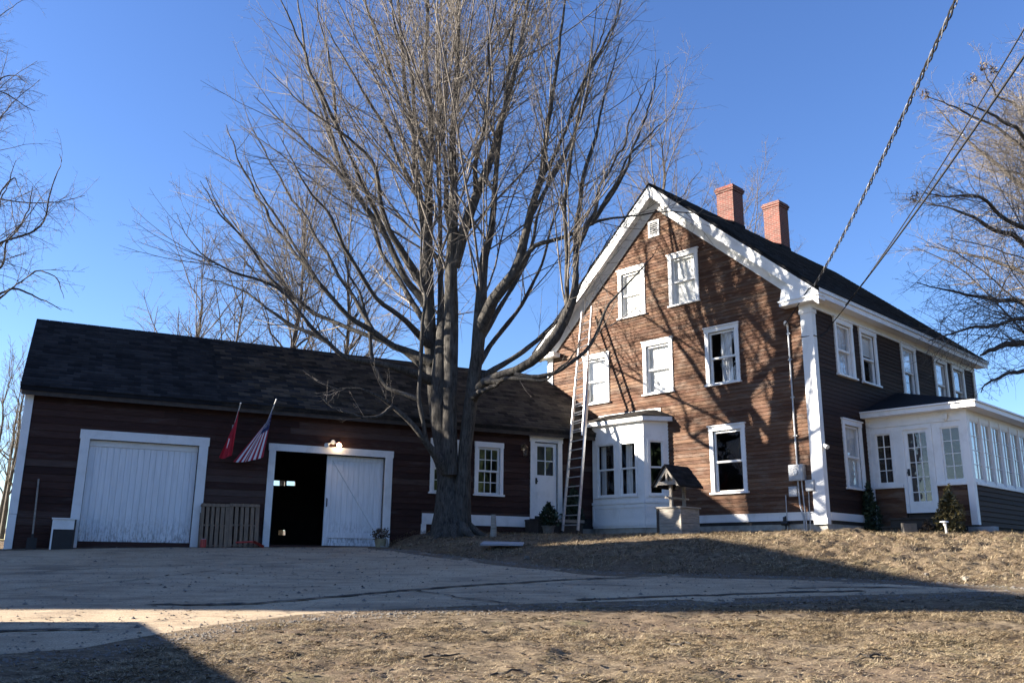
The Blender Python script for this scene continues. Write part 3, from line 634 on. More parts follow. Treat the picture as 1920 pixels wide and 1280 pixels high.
e = .16; m = MB(); m.vprism([(-7.62,0),(-7.62+.02,-.06),(-7.05-e*.6,-.62-e),(-5.10+e*.6,-.62-e),(-4.66+e,-.06),(-4.66+e,0)], 4.0, 4.13); m.build('bay_cornice', MAT['white'], bw, GM)
P = [(-7.66,0),(-7.05-e*.66,-.66-e),(-5.10+e*.66,-.66-e),(-4.46,0)]; Q = [(-7.1,0),(-6.9,-.15),(-5.25,-.15),(-5.05,0)]
m = MB(); m.add([(*p, 4.134) for p in P]+[(*q, 4.40) for q in Q]+[(*p, 4.15) for p in P], [(0,3,2,1),(8,9,5,4),(9,10,6,5),(10,11,7,6),(4,5,6,7),(0,1,9,8),(1,2,10,9),(2,3,11,10),(3,0,8,11)]); m.build('bay_roof', MAT['oldroof'], bw, GM)
MB().box(-7.3, -4.9, -.04, .0, 4.30, 4.44).build('flashing', MAT['white'], bw, GM)
# electric service on the gable wall
m = MB(); m.tube([(-.668,-.05,2.45),(-.668,-.05,6.10)], .024); m.tube([(-.668,-.05,6.10),(-.668,-.08,6.18),(-.66,-.17,6.20),(-.65,-.22,6.13)], [.024,.03,.045,.04]); 
for z in (3.2, 4.2, 5.2, 5.9): m.box(-.72, -.616, -.06, 0, z, z+.03)
m.build('conduit', MAT['galv'], house, GM)
m = MB(); m.box(-.86, -.46, -.16, .0, 2.07, 2.47); m.box(-.84, -.48, -.175, -.16, 2.10, 2.44); em = m.build('electric_meter', MAT['galv'], house, GM)
m = MB(); m.tube([(-.66,-.17,2.28),(-.66,-.26,2.28),(-.66,-.275,2.28)], [.085,.085,.06], 16); m.build('meter_dial', MAT['glass'], em, GM); MB().tube([(-.66,-.176,2.28),(-.66,-.2,2.28)], .07, 16).build('dial_plate', MAT['pole'], em, GM)
MB().box(-.45, -.22, -.11, 0, 1.80, 2.07).box(-.44, -.23, -.12, -.11, 1.81, 2.06).build('junction_box', MAT['galv'], house, GM); MB().box(-.93, -.70, -.09, 0, 1.68, 1.93).box(-.92, -.71, -.098, -.09, 1.69, 1.92).build('junction_box', MAT['galv'], house, GM)
for pts, r in (([(-.66,-.08,2.07),(-.65,-.08,1.5),(-.56,-.09,1.1),(-.56,-.10,.70)], .022), ([(-.56,-.08,2.07),(-.53,-.08,1.4),(-.50,-.10,1.05),(-.50,-.11,.70)], .018), ([(-.40,-.06,1.80),(-.42,-.07,.72)], .012), ([(-1.03,-.07,1.72),(-1.04,-.07,.72)], .014)):
    MB().tube(pts, r).build('pipe', MAT['galv'], house, GM)
m = MB(); m.tube([(-1.06,-.10,.72),(-1.06,-.10,1.2)], .02); m.tube([(-1.16,-.12,1.02),(-.98,-.12,1.02)], .055); m.tube([(-1.09,-.12,1.0),(-1.09,-.12,1.18)], .03); m.build('gas_valve', MAT['black'], house, GM)
m = MB(); m.box(.03, .09, -.02, .06, 2.86, 2.95); m.tube([(.09,.02,2.90),(.17,-.02,2.85)], [.04,.055], 10); m.build('security_lamp', MAT['pole'], house, GM)

# ------------------------------------------------------------------ the glazed side porch
porch = thing('sun_porch', 'white glazed sun porch with a low black hip roof, right of the farmhouse', 'porch', wp(PM, 1.3, 0, .8))
PW, PL = 2.58, 7.6; PRM = PM @ Matrix.Translation((PW, 0, 0)) @ Matrix.Rotation(R_(90), 4, 'Z')   # right side: x goes back, y goes in
m = MB(); holes = [(.225, .647, 2.10, 3.43), (.99, 1.64, 1.36, 3.47), (1.93, 2.40, 2.10, 3.45)]
cells(m, .02, PW, 1.98, 3.97, 0, .09, holes); cells(m, .90, 1.70, 1.33, 1.98, 0, .09, holes); m.build('wall', MAT['white'], porch, PM)
MB().box(0, .10, -.03, .06, .98, 3.97).build('corner_board', MAT['white'], porch, PM)
m = MB(); m.box(PW-.13, PW+.03, -.035, .0, 1.0, 3.97); m.box(PW, PW+.03, 0, .14, 1.0, 3.97); m.build('corner_board', MAT['white'], porch, PM)
for a, b in ((.10, .885), (1.715, PW-.13)):
    m = MB(); m.box(a, b, .02, .10, .85, 1.98); m.build('wall', MAT['inside'], porch, PM)
    for p in clap_rows(.98, 1.97, .125, lambda z, t: ((a, b), (a, b)), [], 3, random): clap_piece(MB(), p, .016, .02).build('clapboard', MAT['gable'], porch, PM)
def sill(a, b, M=PM): MB().box(a, b, -.06, 0, 1.985, 2.05).build('sill', MAT['white'], porch, M)
sill(.11, .88); sill(1.72, PW-.13)
def light(M, a, b, c, d, cols, rows, y0=.02, nm='window'):
    s, p = sash_mesh(a, b, c, d, y0, y0+.04, .035, cols, rows, .018); o = s.build(nm, MAT['white'], porch, M); wob_pane(*p, y0+.018).build('pane', MAT['glass'], o, M); return o
light(PM, .225, .647, 2.10, 3.43, 2, 4); light(PM, 1.93, 2.40, 2.10, 3.45, 2, 4)
m = MB()
for a, b, c, d in ((.225, .647, 2.10, 3.43), (1.93, 2.40, 2.10, 3.45)):
    m.box(a-.07, a, -.02, 0, c-.05, d+.06); m.box(b, b+.05, -.02, 0, c-.05, d+.06); m.box(a, b, -.02, 0, d, d+.06)
m.box(.0, PW, -.03, 0, 3.60, 3.66); m.build('casing', MAT['white'], porch, PM)
m = MB(); m.box(.90, .985, -.035, .0, 1.33, 3.56); m.box(1.645, 1.72, -.035, .0, 1.33, 3.56); m.box(.985, 1.645, -.035, .0, 3.475, 3.56); m.build('door_frame', MAT['white'], porch, PM)
m, p = sash_mesh(.99, 1.64, 1.36, 3.47, .012, .055, .09, 3, 5, .02); m.box(1.08, 1.55, .014, .053, 1.47, 1.62); dr = m.build('door', MAT['white'], porch, PM); wob_pane(p[0], p[1], 1.62, p[3], .034).build('pane', MAT['glass'], dr, PM)
MB().tube([(1.035,.012,2.36),(1.035,-.04,2.36)], [.012,.03], 10).box(1.005, 1.065, .0, .012, 2.28, 2.46).build('door_handle', MAT['black'], dr, PM)
# right side
holes = []; x = .22
while x+.72 < PL: holes.append((x, x+.66, 2.10, 3.62)); x += .74
m = MB(); cells(m, .06, PL, 1.98, 3.97, 0, .09, holes); m.build('wall', MAT['white'], porch, PRM)
for h in holes: light(PRM, *h, 2, 4)
m = MB(); m.box(.15, PL, -.06, 0, 1.98, 2.05); m.build('sill', MAT['white'], porch, PRM)
for h in holes: MB().box(h[1]+.005, h[1]+.075, -.025, 0, 2.05, 3.75).build('mullion', MAT['white'], porch, PRM)
MB().box(.10, PL, .02, .1, .85, 1.98).build('wall', MAT['inside'], porch, PRM)
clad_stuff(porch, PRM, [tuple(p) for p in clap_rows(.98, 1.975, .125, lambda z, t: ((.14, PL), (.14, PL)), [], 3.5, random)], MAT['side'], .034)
m = MB(); m.box(.1, PW-.1, .12, .3, -.1, .97); m.box(PW-.28, PW-.1, .3, PL, -.1, .97); m.build('foundation', MAT['concrete'], porch, PM)
MB().box(2.42, 3.0, -.22, .12, .2, .95).build('foundation_block', MAT['slate'], porch, PM)
MB().box(.1, PW-.1, .1, PL, 1.2, 1.3).build('floor', MAT['floorwood'], porch, PM); MB().box(.0, PW, PL, PL+.1, .8, 4).build('wall', MAT['white'], porch, PM)
MB().box(.05, PW-.05, .1, PL, 3.85, 3.9).build('ceiling', MAT['white'], porch, PM)
# roof: hip running back along the house wall
xe, ye, yb = PW+.36, -.33, PL+.3; A = [(-.03, ye), (xe, ye), (xe, yb), (-.03, yb)]; hi = 4.93
m = MB(); m.add([(*p, 4.03) for p in A]+[(-.03, 2.25, hi), (-.03, yb-2.3, hi)]+[(*p, 3.985) for p in A], [(0,1,4),(1,2,5,4),(2,3,5),(6,9,8,7),(0,6,7,1),(1,7,8,2),(2,8,9,3)]); m.build('roof', MAT['roof'], porch, PM)
m = MB(); m.box(-.03, xe, ye+.01, ye+.04, 3.86, 3.985); m.box(xe-.04, xe-.01, ye+.04, yb, 3.86, 3.985); m.box(.0, xe-.04, ye+.04, -.001, 3.86, 3.885); m.box(PW+.031, xe-.04, -.001, yb, 3.86, 3.885)
m.prism([(-.03,3.985),(xe,3.985),(xe,4.025),(-.03,4.025)], ye-.03, ye+.01); m.box(xe-.01, xe+.03, ye-.03, yb, 3.985, 4.025); m.build('cornice', MAT['white'], porch, PM)
MB().box(2.05, 2.17, -.10, -.0, 3.66, 3.78).tube([(2.11,-.05,3.66),(2.11,-.05,3.60)], [.05,.03], 10).build('porch_lamp', MAT['pole'], porch, PM)
m = MB(); m.box(.62, 1.80, -.42, -.0, .5, 1.15); m.box(.60, 1.82, -.46, 0, 1.15, 1.19); m.box(.58, 1.86, -.86, -.42, .5, .93); m.box(.56, 1.88, -.90, -.42, .93, .97); m.build('step', MAT['floorwood'], porch, PM)

# ------------------------------------------------------------------ the barn and ell
bc = wp(BM, -8, 2.6, .2)
barn = thing('barn', 'long low dark red barn with black roof and two white garage doors', 'barn', bc)
EV, DEPTH = 3.80, 5.2
openings = [(-14.45, -12.0, .0, 2.70), (-10.13, -7.19, .0, 2.70)]
bw_holes = [hole_of(-4.093, 1.80, .90, 1.53, .1), hole_of(-5.43, 1.80, .91, 1.53, .1), (-2.62, -1.83, 1.30, 3.45)]
m = MB(); cells(m, -15.88, .0, -.3, 3.85, .002, .12, openings+bw_holes); m.build('wall', MAT['inside'], barn, BM)
chol = [(-14.62, -11.82, 0, 2.88), (-10.27, -7.02, 0, 2.85), (-4.51, -3.67, 1.83, 3.3), (-5.86, -5.0, 1.83, 3.3), (-2.72, -1.72, 0, 3.56)]
def bspan(z, t): return ((-15.73, -.02), (-15.73, -.02))
rows = clap_rows(.36, 3.74, .165, bspan, chol, 3.6, random)
rows = [p for p in rows if not (p[0] > -6.1 and p[4] < 1.25)] + clap_rows(1.27, 1.35, .165, lambda z, t: ((-6.1, -.02), (-6.1, -.02)), chol, 3.6, random)
clad(barn, BM, rows, MAT['barn'], .022)
m = MB(); m.box(-15.90, -15.73, -.05, .0, .93, 3.76); m.box(-15.90, -15.735, -.048, .0, .12, .922); m.build('corner_board', MAT['white'], barn, BM)
MB().box(-15.73, -6.1, -.015, .0, .05, .36).build('sill_board', MAT['barn'], barn, BM)
m = MB(); m.box(-6.08, -2.78, -.045, .0, .975, 1.265); m.box(-6.10, -5.96, -.047, .0, .5, .974); m.build('base_board', MAT['white'], barn, BM)
MB().box(-5.95, 0, .0, .1, .3, .974).build('foundation', MAT['concrete'], barn, BM)
# ends and back, with the small openings seen through the open doorway
m = MB(); m.box(-15.88, -15.76, .12, DEPTH, -.3, 3.8); m.prism([(-15.88,3.8),(-15.76,3.8),(-15.76,3.81),(-15.88,3.81)], .12, DEPTH)
cells(m, -15.76, .0, -.3, 3.8, DEPTH-.1, DEPTH, [(-9.12, -8.72, 2.23, 2.39), (-8.665, -8.40, 2.25, 2.39), (-8.815, -8.60, .73, .885)]); m.build('wall', MAT['inside'], barn, BM)
EM = BM @ Matrix.Translation((-15.9, 0, 0)) @ Matrix.Rotation(R_(-90), 4, 'Z')
m = MB(); m.add([(-15.88,.0,3.8),(-15.88,DEPTH,3.8),(-15.88,DEPTH/2,5.95),(-15.80,.0,3.8),(-15.80,DEPTH,3.8),(-15.80,DEPTH/2,5.95)], [(0,2,1),(3,4,5),(0,1,4,3),(1,2,5,4),(2,0,3,5)])
m.box(-15.895, -15.88, .0, DEPTH, .1, 3.8); m.build('end_wall', MAT['barn'], barn, BM)
m = MB(); m.add([(0,.12,3.8),(0,DEPTH,3.8),(0,DEPTH/2,5.95),(-.08,.12,3.8),(-.08,DEPTH,3.8),(-.08,DEPTH/2,5.95)], [(0,1,2),(3,5,4),(0,3,4,1),(1,4,5,2),(2,5,3,0)]); m.box(-.1, 0, .12, DEPTH-.1, .2, 3.8); m.build('end_wall', MAT['inside'], barn, BM)
# roof
YE, ZE, YR, ZR = -.27, 3.80, 2.6, 6.03; sl_ = (ZR-ZE)/(YR-YE)
for x0, x1, mat, lab in ((-16.02, -11.6, 'roof', 'newer plain black shingled roof at the left end'), (-11.598, .02, 'oldroof', 'older weathered brownish shingled roof, mottled lighter for dappled sun')):
    m = MB(); m.add([(x0,YE,ZE-.11),(x1,YE,ZE-.11),(x1,YR,ZR-.11),(x0,YR,ZR-.11),(x0,YE,ZE),(x1,YE,ZE),(x1,YR,ZR),(x0,YR,ZR)], [(0,3,2,1),(4,5,6,7),(0,1,5,4),(1,2,6,5),(2,3,7,6),(3,0,4,7)])
    yb_ = 2*YR-YE; m.add([(x0,yb_,ZE-.11),(x1,yb_,ZE-.11),(x1,YR,ZR-.11),(x0,YR,ZR-.11),(x0,yb_,ZE),(x1,yb_,ZE),(x1,YR,ZR),(x0,YR,ZR)], [(0,1,2,3),(4,7,6,5),(1,0,4,5),(0,3,7,4),(1,5,6,2)])
    r = m.build('roof', MAT[mat], barn, BM); r['label'] = lab
    shingles(r, BM, 'shingle', MAT[mat], x0-.01, x1+.01, (YE-.02, ZE-.012), (YR, ZR+.004), .145, .30, .014)
    if mat == 'oldroof': shingles(r, BM, 'shingle', MAT['roof'], x0-.01, x0+4.0, (YE-.02, ZE-.010), (YR, ZR+.006), .145, .30, .0165, prob=lambda q: max(0, 1-(q+11.6)/3.9)**1.3)
    m = MB(); x = x0
    while x < x1-.05:
        w = min(.30, x1-x); m.add([(x,YR-.16,ZR-.115),(x+w-.006,YR-.16,ZR-.115),(x+w-.006,YR,ZR+.025),(x,YR,ZR+.025),(x,YR+.16,ZR-.115),(x+w-.006,YR+.16,ZR-.115)], [(0,1,2,3),(3,2,5,4)]); x += .30
    m.build('ridge_cap', MAT[mat], r, BM, kind='stuff')
m = MB(); m.box(-15.98, .0, -.245, -.225, 3.59, 3.70); m.box(-15.98, .0, -.225, .0, 3.66, 3.685); m.build('eaves_board', MAT['floorwood'], barn, BM)
m = MB(); m.add([(-16.0,-.2,3.62),(-15.96,-.2,3.62),(-15.96,2.6,5.80),(-16.0,2.6,5.80),(-16.0,-.2,3.74),(-15.96,-.2,3.74),(-15.96,2.6,5.92),(-16.0,2.6,5.92)], [(0,3,2,1),(4,5,6,7),(0,1,5,4),(1,2,6,5),(2,3,7,6),(3,0,4,7)]); m.build('rake_board', MAT['white'], barn, BM)
# step flashing where the ell roof meets the gable wall of the house
# left garage door
gd_z = .20
m = MB(); m.box(-14.65, -14.45, -.06, .12, gd_z, 2.70); m.box(-12.0, -11.79, -.06, .12, gd_z, 2.70); m.box(-14.67, -11.77, -.065, .12, 2.70, 2.91); m.build('garage_door_frame', MAT['trim'], barn, BM)
d1 = MB().box(-14.44, -12.01, .115, .135, gd_z+.04, 2.69).build('garage_door', MAT['door'], barn, BM); d1['label'] = 'closed white plank garage door with peeling paint at its foot'
n = 18; w = 2.43/n; pm = None
for i in range(n):
    x = -14.44+i*w
    if pm is None: pm = MB().box(.003, w-.003, .085, .114, 0, 2.44).mesh('plank', MAT['door'])
    link(bpy.data.objects.new('plank', pm), d1, BM @ Matrix.Translation((x, random.uniform(-.003, .003), gd_z+.045)))
MB().box(-14.44, -12.01, .06, .085, 2.55, 2.69).build('door_stop', MAT['trim'], d1, BM)
# right doorway and its half-open sliding door
m = MB(); m.box(-10.30, -10.13, -.06, .12, .26, 2.70); m.box(-7.19, -6.99, -.06, .12, .30, 2.70); m.box(-10.32, -6.97, -.065, .12, 2.70, 2.88); m.build('garage_door_frame', MAT['trim'], barn, BM)
d2 = MB().box(-8.74, -7.12, .16, .18, .31, 2.69).build('garage_door', MAT['door'], barn, BM); d2['label'] = 'white sliding door pushed to the right, with a diagonal brace line'
n = 11; w = 1.62/n; pm = MB().box(.002, w-.002, .135, .159, 0, 2.37).mesh('plank', MAT['door'])
for i in range(n): link(bpy.data.objects.new('plank', pm), d2, BM @ Matrix.Translation((-8.74+i*w, random.uniform(-.002, .002), .315)))
m = MB(); m.box(-8.74, -8.60, .112, .134, .315, 2.68); m.box(-7.28, -7.20, .112, .134, .315, 2.68); m.box(-8.60, -7.28, .112, .134, .315, .44); m.box(-8.60, -7.28, .112, .134, .56, .70); m.box(-8.60, -7.28, .112, .134, 2.56, 2.68)
m.add([(x,y,z) for y in (.108, .134) for x, z in ((-8.60,2.56),(-8.52,2.56),(-7.28,.76),(-7.28,.70),(-7.34,.70))], [(0,4,3,2,1),(5,6,7,8,9),(0,1,6,5),(1,2,7,6),(2,3,8,7),(3,4,9,8),(4,0,5,9)]); m.build('door_brace', MAT['door'], d2, BM)
MB().tube([(-8.70,.105,1.36),(-8.70,.07,1.38),(-8.70,.07,1.54),(-8.70,.105,1.56)], .014).build('door_handle', MAT['black'], d2, BM)
MB().box(-15.7, -.1, .12, DEPTH-.1, -.25, .20).build('floor', MAT['inside'], barn, BM)
# ell windows and door
window(barn, BM, -4.093, 1.80, .90, 1.53, 'dark', (3, 3), (2, 2), .1, cap=False)
window(barn, BM, -5.43, 1.80, .91, 1.53, 'dark', (3, 3), (2, 2), .1, cap=False)
m = MB(); m.box(-2.76, -2.62, -.05, .06, 1.22, 3.45); m.box(-1.83, -1.69, -.05, .06, 1.22, 3.45); m.box(-2.78, -1.67, -.058, .06, 3.45, 3.60); m.box(-2.8, -1.65, -.08, 0, 3.60, 3.63); m.build('door_frame', MAT['white'], barn, BM)
m, p = sash_mesh(-2.60, -1.85, 2.36, 3.43, .03, .07, .10, 2, 2, .03); m.box(-2.60, -1.85, .032, .07, 1.27, 2.36)
for z in (1.36, 1.69, 2.02): m.box(-2.50, -1.95, .026, .032, z, z+.27)
ed = m.build('door', MAT['white'], barn, BM); ed['label'] = 'white entry door with four panes over panels'; wob_pane(*p, .05).build('pane', MAT['glass'], ed, BM)
MB().box(-2.60, -1.85, .075, .09, 2.3, 3.43).build('door_backing', MAT['inside'], ed, BM)
m = MB(); m.tube([(-2.53,.03,2.30),(-2.53,-.03,2.30)], [.014,.03], 10); m.box(-2.56, -2.50, .022, .03, 2.22, 2.4); m.build('door_handle', MAT['black'], ed, BM)
# wall lantern beside the ell door
m = MB(); m.box(-3.06, -2.94, -.02, 0, 3.17, 3.33); m.tube([(-3.0,-.02,3.28),(-3.0,-.12,3.36),(-3.0,-.16,3.30)], .012); lt = m.build('wall_lantern', MAT['brassy'], barn, BM)
m = MB(); m.tube([(-3.0,-.16,3.32),(-3.0,-.16,3.25),(-3.0,-.16,3.23)], [.012,.085,.09], 8); m.tube([(-3.0,-.16,3.0),(-3.0,-.16,2.97)], [.055,.03], 8)
for q in range(4): a = q*math.pi/2+.78; m.beam((-3+.075*math.cos(a),-.16+.075*math.sin(a),3.23), (-3+.05*math.cos(a),-.16+.05*math.sin(a),3.0), .008, .008, (0,1,0))
m.build('lantern_cage', MAT['brassy'], lt, BM); MB().tube([(-3.0,-.16,3.01),(-3.0,-.16,3.22)], [.045,.065], 8).build('lantern_glass', MAT['glass'], lt, BM)
# twin floodlight over the right doorway, one bulb burning
m = MB(); m.tube([(-8.66,-.0,3.02),(-8.66,-.05,3.02)], .06, 12); m.tube([(-8.70,-.05,3.0),(-8.80,-.12,2.95)], .018); m.tube([(-8.62,-.05,3.0),(-8.53,-.12,2.97)], .018)
fl = m.build('flood_light', MAT['pole'], barn, BM)
m = MB(); m.tube([(-8.80,-.12,2.95),(-8.84,-.17,2.92),(-8.88,-.22,2.90)], [.03,.05,.062], 12); m.build('lamp_head', MAT['pole'], fl, BM)
k = NT('lit_bulb'); k.b.inputs['Emission Color'].default_value = (1, .72, .42, 1); k.b.inputs['Emission Strength'].default_value = 9; k.col((.9,.8,.6)); MAT['bulb'] = k.m
MB().tube([(-8.53,-.12,2.97),(-8.53,-.15,2.95),(-8.53,-.20,2.92),(-8.53,-.23,2.905)], [.03,.05,.062,.03], 12).build('lit_bulb', MAT['bulb'], fl, BM)
MB().tube([(-8.53,-.10,2.985),(-8.53,-.135,2.96)], [.035,.056], 12).build('lamp_collar', MAT['plastic'], fl, BM)
# entry step of the ell
st = thing('door_step', 'low dark wooden step below the white ell door', 'step', wp(BM, -2.25, -.5, .9))
m = MB(); m.box(-2.95, -1.45, -.85, -.05, 1.135, 1.18); m.build('tread', MAT['floorwood'], st, BM); MB().box(-2.93, -1.47, -.83, -.05, .5, 1.134).build('riser', MAT['floorwood'], st, BM)
MB().box(-2.62, -1.45, -.885, -.851, 1.10, 1.185).build('nosing', MAT['greywood'], st, BM)

# ------------------------------------------------------------------ ladder leaning on the gable
bl, br, tl, tr = Vector((1.46,25.22,0)), Vector((1.88,25.03,0)), Vector((2.27,27.40,7.85)), Vector((2.64,27.22,8.0))
bl.z = gz(bl.x, bl.y)-.01; br.z = gz(br.x, br.y)-.01
lad = thing('ladder', 'tall aluminium extension ladder leaning against the gable beside the bay window', 'ladder', ((bl+br)/2)[:])
outw = -SD*.06
def lerp(a, b, t): return a+(b-a)*t
for a, b in ((bl, tl), (br, tr)): MB().beam(a, lerp(a, b, .60), .034, .085, (-SD.x,-SD.y,0)).build('rail', MAT['alu'], lad)
s_ = (br-bl).normalized()*.035
for a, b, q in ((bl, tl, 1), (br, tr, -1)): MB().beam(lerp(a, b, .40)+outw+s_*q, b+outw+s_*q, .028, .07, (-SD.x,-SD.y,0)).build('rail', MAT['alu'], lad)
nr = 26
for i in range(1, nr):
    t = i/nr
    if t < .60: MB().tube([lerp(bl, tl, t), lerp(br, tr, t)], .016, 6).build('rung', MAT['alu'], lad)
    if t > .41: MB().tube([lerp(bl, tl, t+.008)+outw+s_, lerp(br, tr, t+.008)+outw-s_], .015, 6).build('rung', MAT['alu'], lad)
for a, b in ((bl, tl), (br, tr)): MB().beam(a+Vector((0,0,.005)), a+(b-a).normalized()*.12, .05, .11, (-SD.x,-SD.y,0)).build('foot', MAT['black'], lad)

# ------------------------------------------------------------------ wishing well
WM = GM @ Matrix.Translation((-3.02, -1.95, 0)) @ Matrix.Diagonal((.93, .93, 1, 1)); wz = .62
well = thing('wishing_well', 'small wooden wishing well with a shingled gable roof in front of the bay window', 'well', wp(WM, 0, 0, wz))
for k_, (x0, x1, y0, y1) in enumerate(((-.40, .40, -.42, -.36), (-.40, .40, .36, .42), (-.40, -.34, -.36, .36), (.34, .40, -.36, .36))):
    for j in range(4): MB().box(x0, x1, y0, y1, wz+j*.185+.003, wz+(j+1)*.185-.003).build('box_board', MAT['greywood'], well, WM)
m = MB(); m.box(-.44, .44, -.46, -.34, wz+.74, wz+.775); m.box(-.44, .44, .34, .46, wz+.74, wz+.775); m.box(-.44, -.33, -.34, .34, wz+.74, wz+.775); m.box(.33, .44, -.34, .34, wz+.74, wz+.775); m.build('rim', MAT['greywood'], well, WM)
for x in (-.37, .37): MB().box(x-.035, x+.035, -.445, -.422, wz-.02, wz+.735).build('corner_batten', MAT['floorwood'] if x < 0 else MAT['greywood'], well, WM)
for y in (-.30, .30): MB().box(-.04, .04, y-.035, y+.035, wz+.5, 2.32).build('post', MAT['greywood'], well, WM)
pitch = .50/.42
for y in (-.50, .46):
    m = MB(); m.prism([(-.43,1.90),(-.33,1.90),(.0,1.90+.33*pitch),(.0,2.42)], y, y+.04); m.prism([(.33,1.90),(.43,1.90),(.0,2.42),(.0,1.90+.33*pitch)], y, y+.04); m.prism([(-.30,1.935),(.30,1.935),(.22,2.03),(-.22,2.03)], y+.002, y+.038); m.prism([(-.032,2.03),(.032,2.03),(.032,2.3),(-.032,2.3)], y+.004, y+.036); m.build('gable_truss', MAT['greywood'], well, WM)
m = MB(); m.tube([(-.0,-.55,1.62),(0,.5,1.62)], .03); m.tube([(0,-.55,1.62),(.16,-.55,1.58),(.16,-.64,1.58)], .012); m.build('crank', MAT['greywood'], well, WM)
for s in (-1, 1):
    m = MB(); m.add([(s*.47,-.56,1.875),(s*.47,.56,1.875),(0,.56,2.43),(0,-.56,2.43),(s*.47,-.56,1.90),(s*.47,.56,1.90),(0,.56,2.455),(0,-.56,2.455)], [(0,1,2,3),(7,6,5,4),(0,4,5,1),(1,5,6,2),(3,7,4,0)]); rf = m.build('roof', MAT['roof'], well, WM)
    T = WM @ Matrix.Rotation(R_(90*s), 4, 'Z'); shingles(rf, T, 'shingle', MAT['roof'], -.57, .57, (-.48, 1.90), (0, 2.46), .11, .16, .014)

# ------------------------------------------------------------------ pallets, box, pole, tools by the barn
def pallet(xc, w, h, label, tilt):
    z = gz(*wp(BM, xc, -.3, 0)[:2]); M = BM @ Matrix.Translation((xc, -.30, z+.012)) @ Matrix.Rotation(R_(-tilt), 4, 'X')
    p = thing('pallet', label, 'pallet', M.translation[:], 'pallets leaning on the barn')
    n = 6
    for i in range(n):
        x = -w/2+(w-.09)*i/(n-1); MB().box(x+random.uniform(-.012,.012), x+.085, .0, .018, 0, h).build('slat', MAT['pallet'], p, M)
        if i % 2 == 0: MB().box(x, x+.085, .11, .128, 0, h).build('slat', MAT['pallet'], p, M)
    for z_ in (.02, h/2-.02, h-.06): MB().box(-w/2, w/2, .0195, .109, z_, z_+.04).build('stringer', MAT['pallet'], p, M)
    for z_ in (h-.08, ): MB().box(-w/2, w/2, -.017, -.001, z_, z_+.07).build('slat', MAT['pallet'], p, M)
pallet(-11.50, .68, 1.05, 'left grey pallet leaning on the barn beside the closed garage door', 9)
pallet(-10.80, .72, 1.06, 'right grey pallet leaning on the barn beside the open doorway', 10)
X = wp(BM, -14.76, -.35, 0); z = gz(X.x, X.y); M = BM @ Matrix.Translation((-14.76, -.30, z))
b = thing('storage_box', 'low white box with a black panel as its shaded open front left of the garage door', 'box', M.translation[:])
MB().box(-.24, -.205, -.16, .16, 0, .66).build('side_panel', MAT['white'], b, M); MB().box(.205, .24, -.16, .16, 0, .66).build('side_panel', MAT['floorwood'], b, M); m = MB(); m.box(-.26, .26, -.19, .18, .661, .69); m.build('lid', MAT['white'], b, M); MB().box(-.204, .204, -.165, -.14, .44, .66).build('front_panel', MAT['white'], b, M); MB().box(-.204, .204, .14, .16, 0, .66).build('back_panel', MAT['black'], b, M); MB().box(-.204, .204, -.139, .139, .0, .02).build('floor_panel', MAT['black'], b, M); MB().box(-.204, .204, -.15, -.141, .02, .43).build('shade_panel', MAT['black'], b, M)  # black panel across the open front stands in for the shade inside
X = wp(BM, -15.36, -.20, 0); z = gz(X.x, X.y)
t = thing('garden_tool', 'thin grey wooden handle standing against the barn near its left corner', 'tool', (X.x, X.y, z))
MB().tube([wp(BM,-15.36,-.22,z+.32), wp(BM,-15.40,-.03,1.72)], .020, 8).build('handle', MAT['greywood'], t); m = MB(); m.box(-15.46,-15.26,-.25,-.23,z,z+.28); m.box(-15.385,-15.335,-.255,-.20,z+.26,z+.36); m.build('blade', MAT['black'], t, BM)
X = wp(BM, -10.72, -.50, 0); z = gz(X.x, X.y)
t = thing('snow_shovel', 'faded red shovel lying on the ground below the right pallet', 'shovel', (X.x, X.y, z))
m = MB(); m.tube([wp(BM,-11.02,-.52,z+.13), wp(BM,-10.62,-.50,z+.15)], .022, 8); m.build('handle', MAT['plastic'], t); m = MB()
sc = [(-.20,.00),(-.12,-.03),(0,-.04),(.12,-.03),(.20,.0)]; m.add([(-10.62,-.52+a*.8,z+.17+b_) for a,b_ in sc]+[(-10.38,-.54+a,z+.05+b_) for a,b_ in sc]+[(-10.62,-.52+a*.8,z+.185+b_) for a,b_ in sc]+[(-10.38,-.54+a,z+.065+b_) for a,b_ in sc], [(i,i+5,i+6,i+1) for i in range(4)]+[(10+i,11+i,16+i,15+i) for i in range(4)]+[(0,1,11,10),(1,2,12,11),(2,3,13,12),(3,4,14,13),(5,15,16,6),(6,16,17,7),(7,17,18,8),(8,18,19,9)]); m.build('scoop', MAT['plastic'], t, BM)
X = wp(BM, -11.75, -.42, 0); z = gz(X.x, X.y)
t = thing('paint_can', 'small red can at the left foot of the pallets', 'can', (X.x, X.y, z)); m = MB(); m.tube([wp(BM,-11.75,-.42,z+.0), wp(BM,-11.75,-.42,z+.02), wp(BM,-11.75,-.42,z+.17), wp(BM,-11.75,-.42,z+.19)], [.065,.07,.07,.06], 14); m.build('body', MAT['plastic'], t); MB().tube([wp(BM,-11.75,-.42,z+.191), wp(BM,-11.75,-.42,z+.20)], .055, 14).build('lid', MAT['galv'], t)
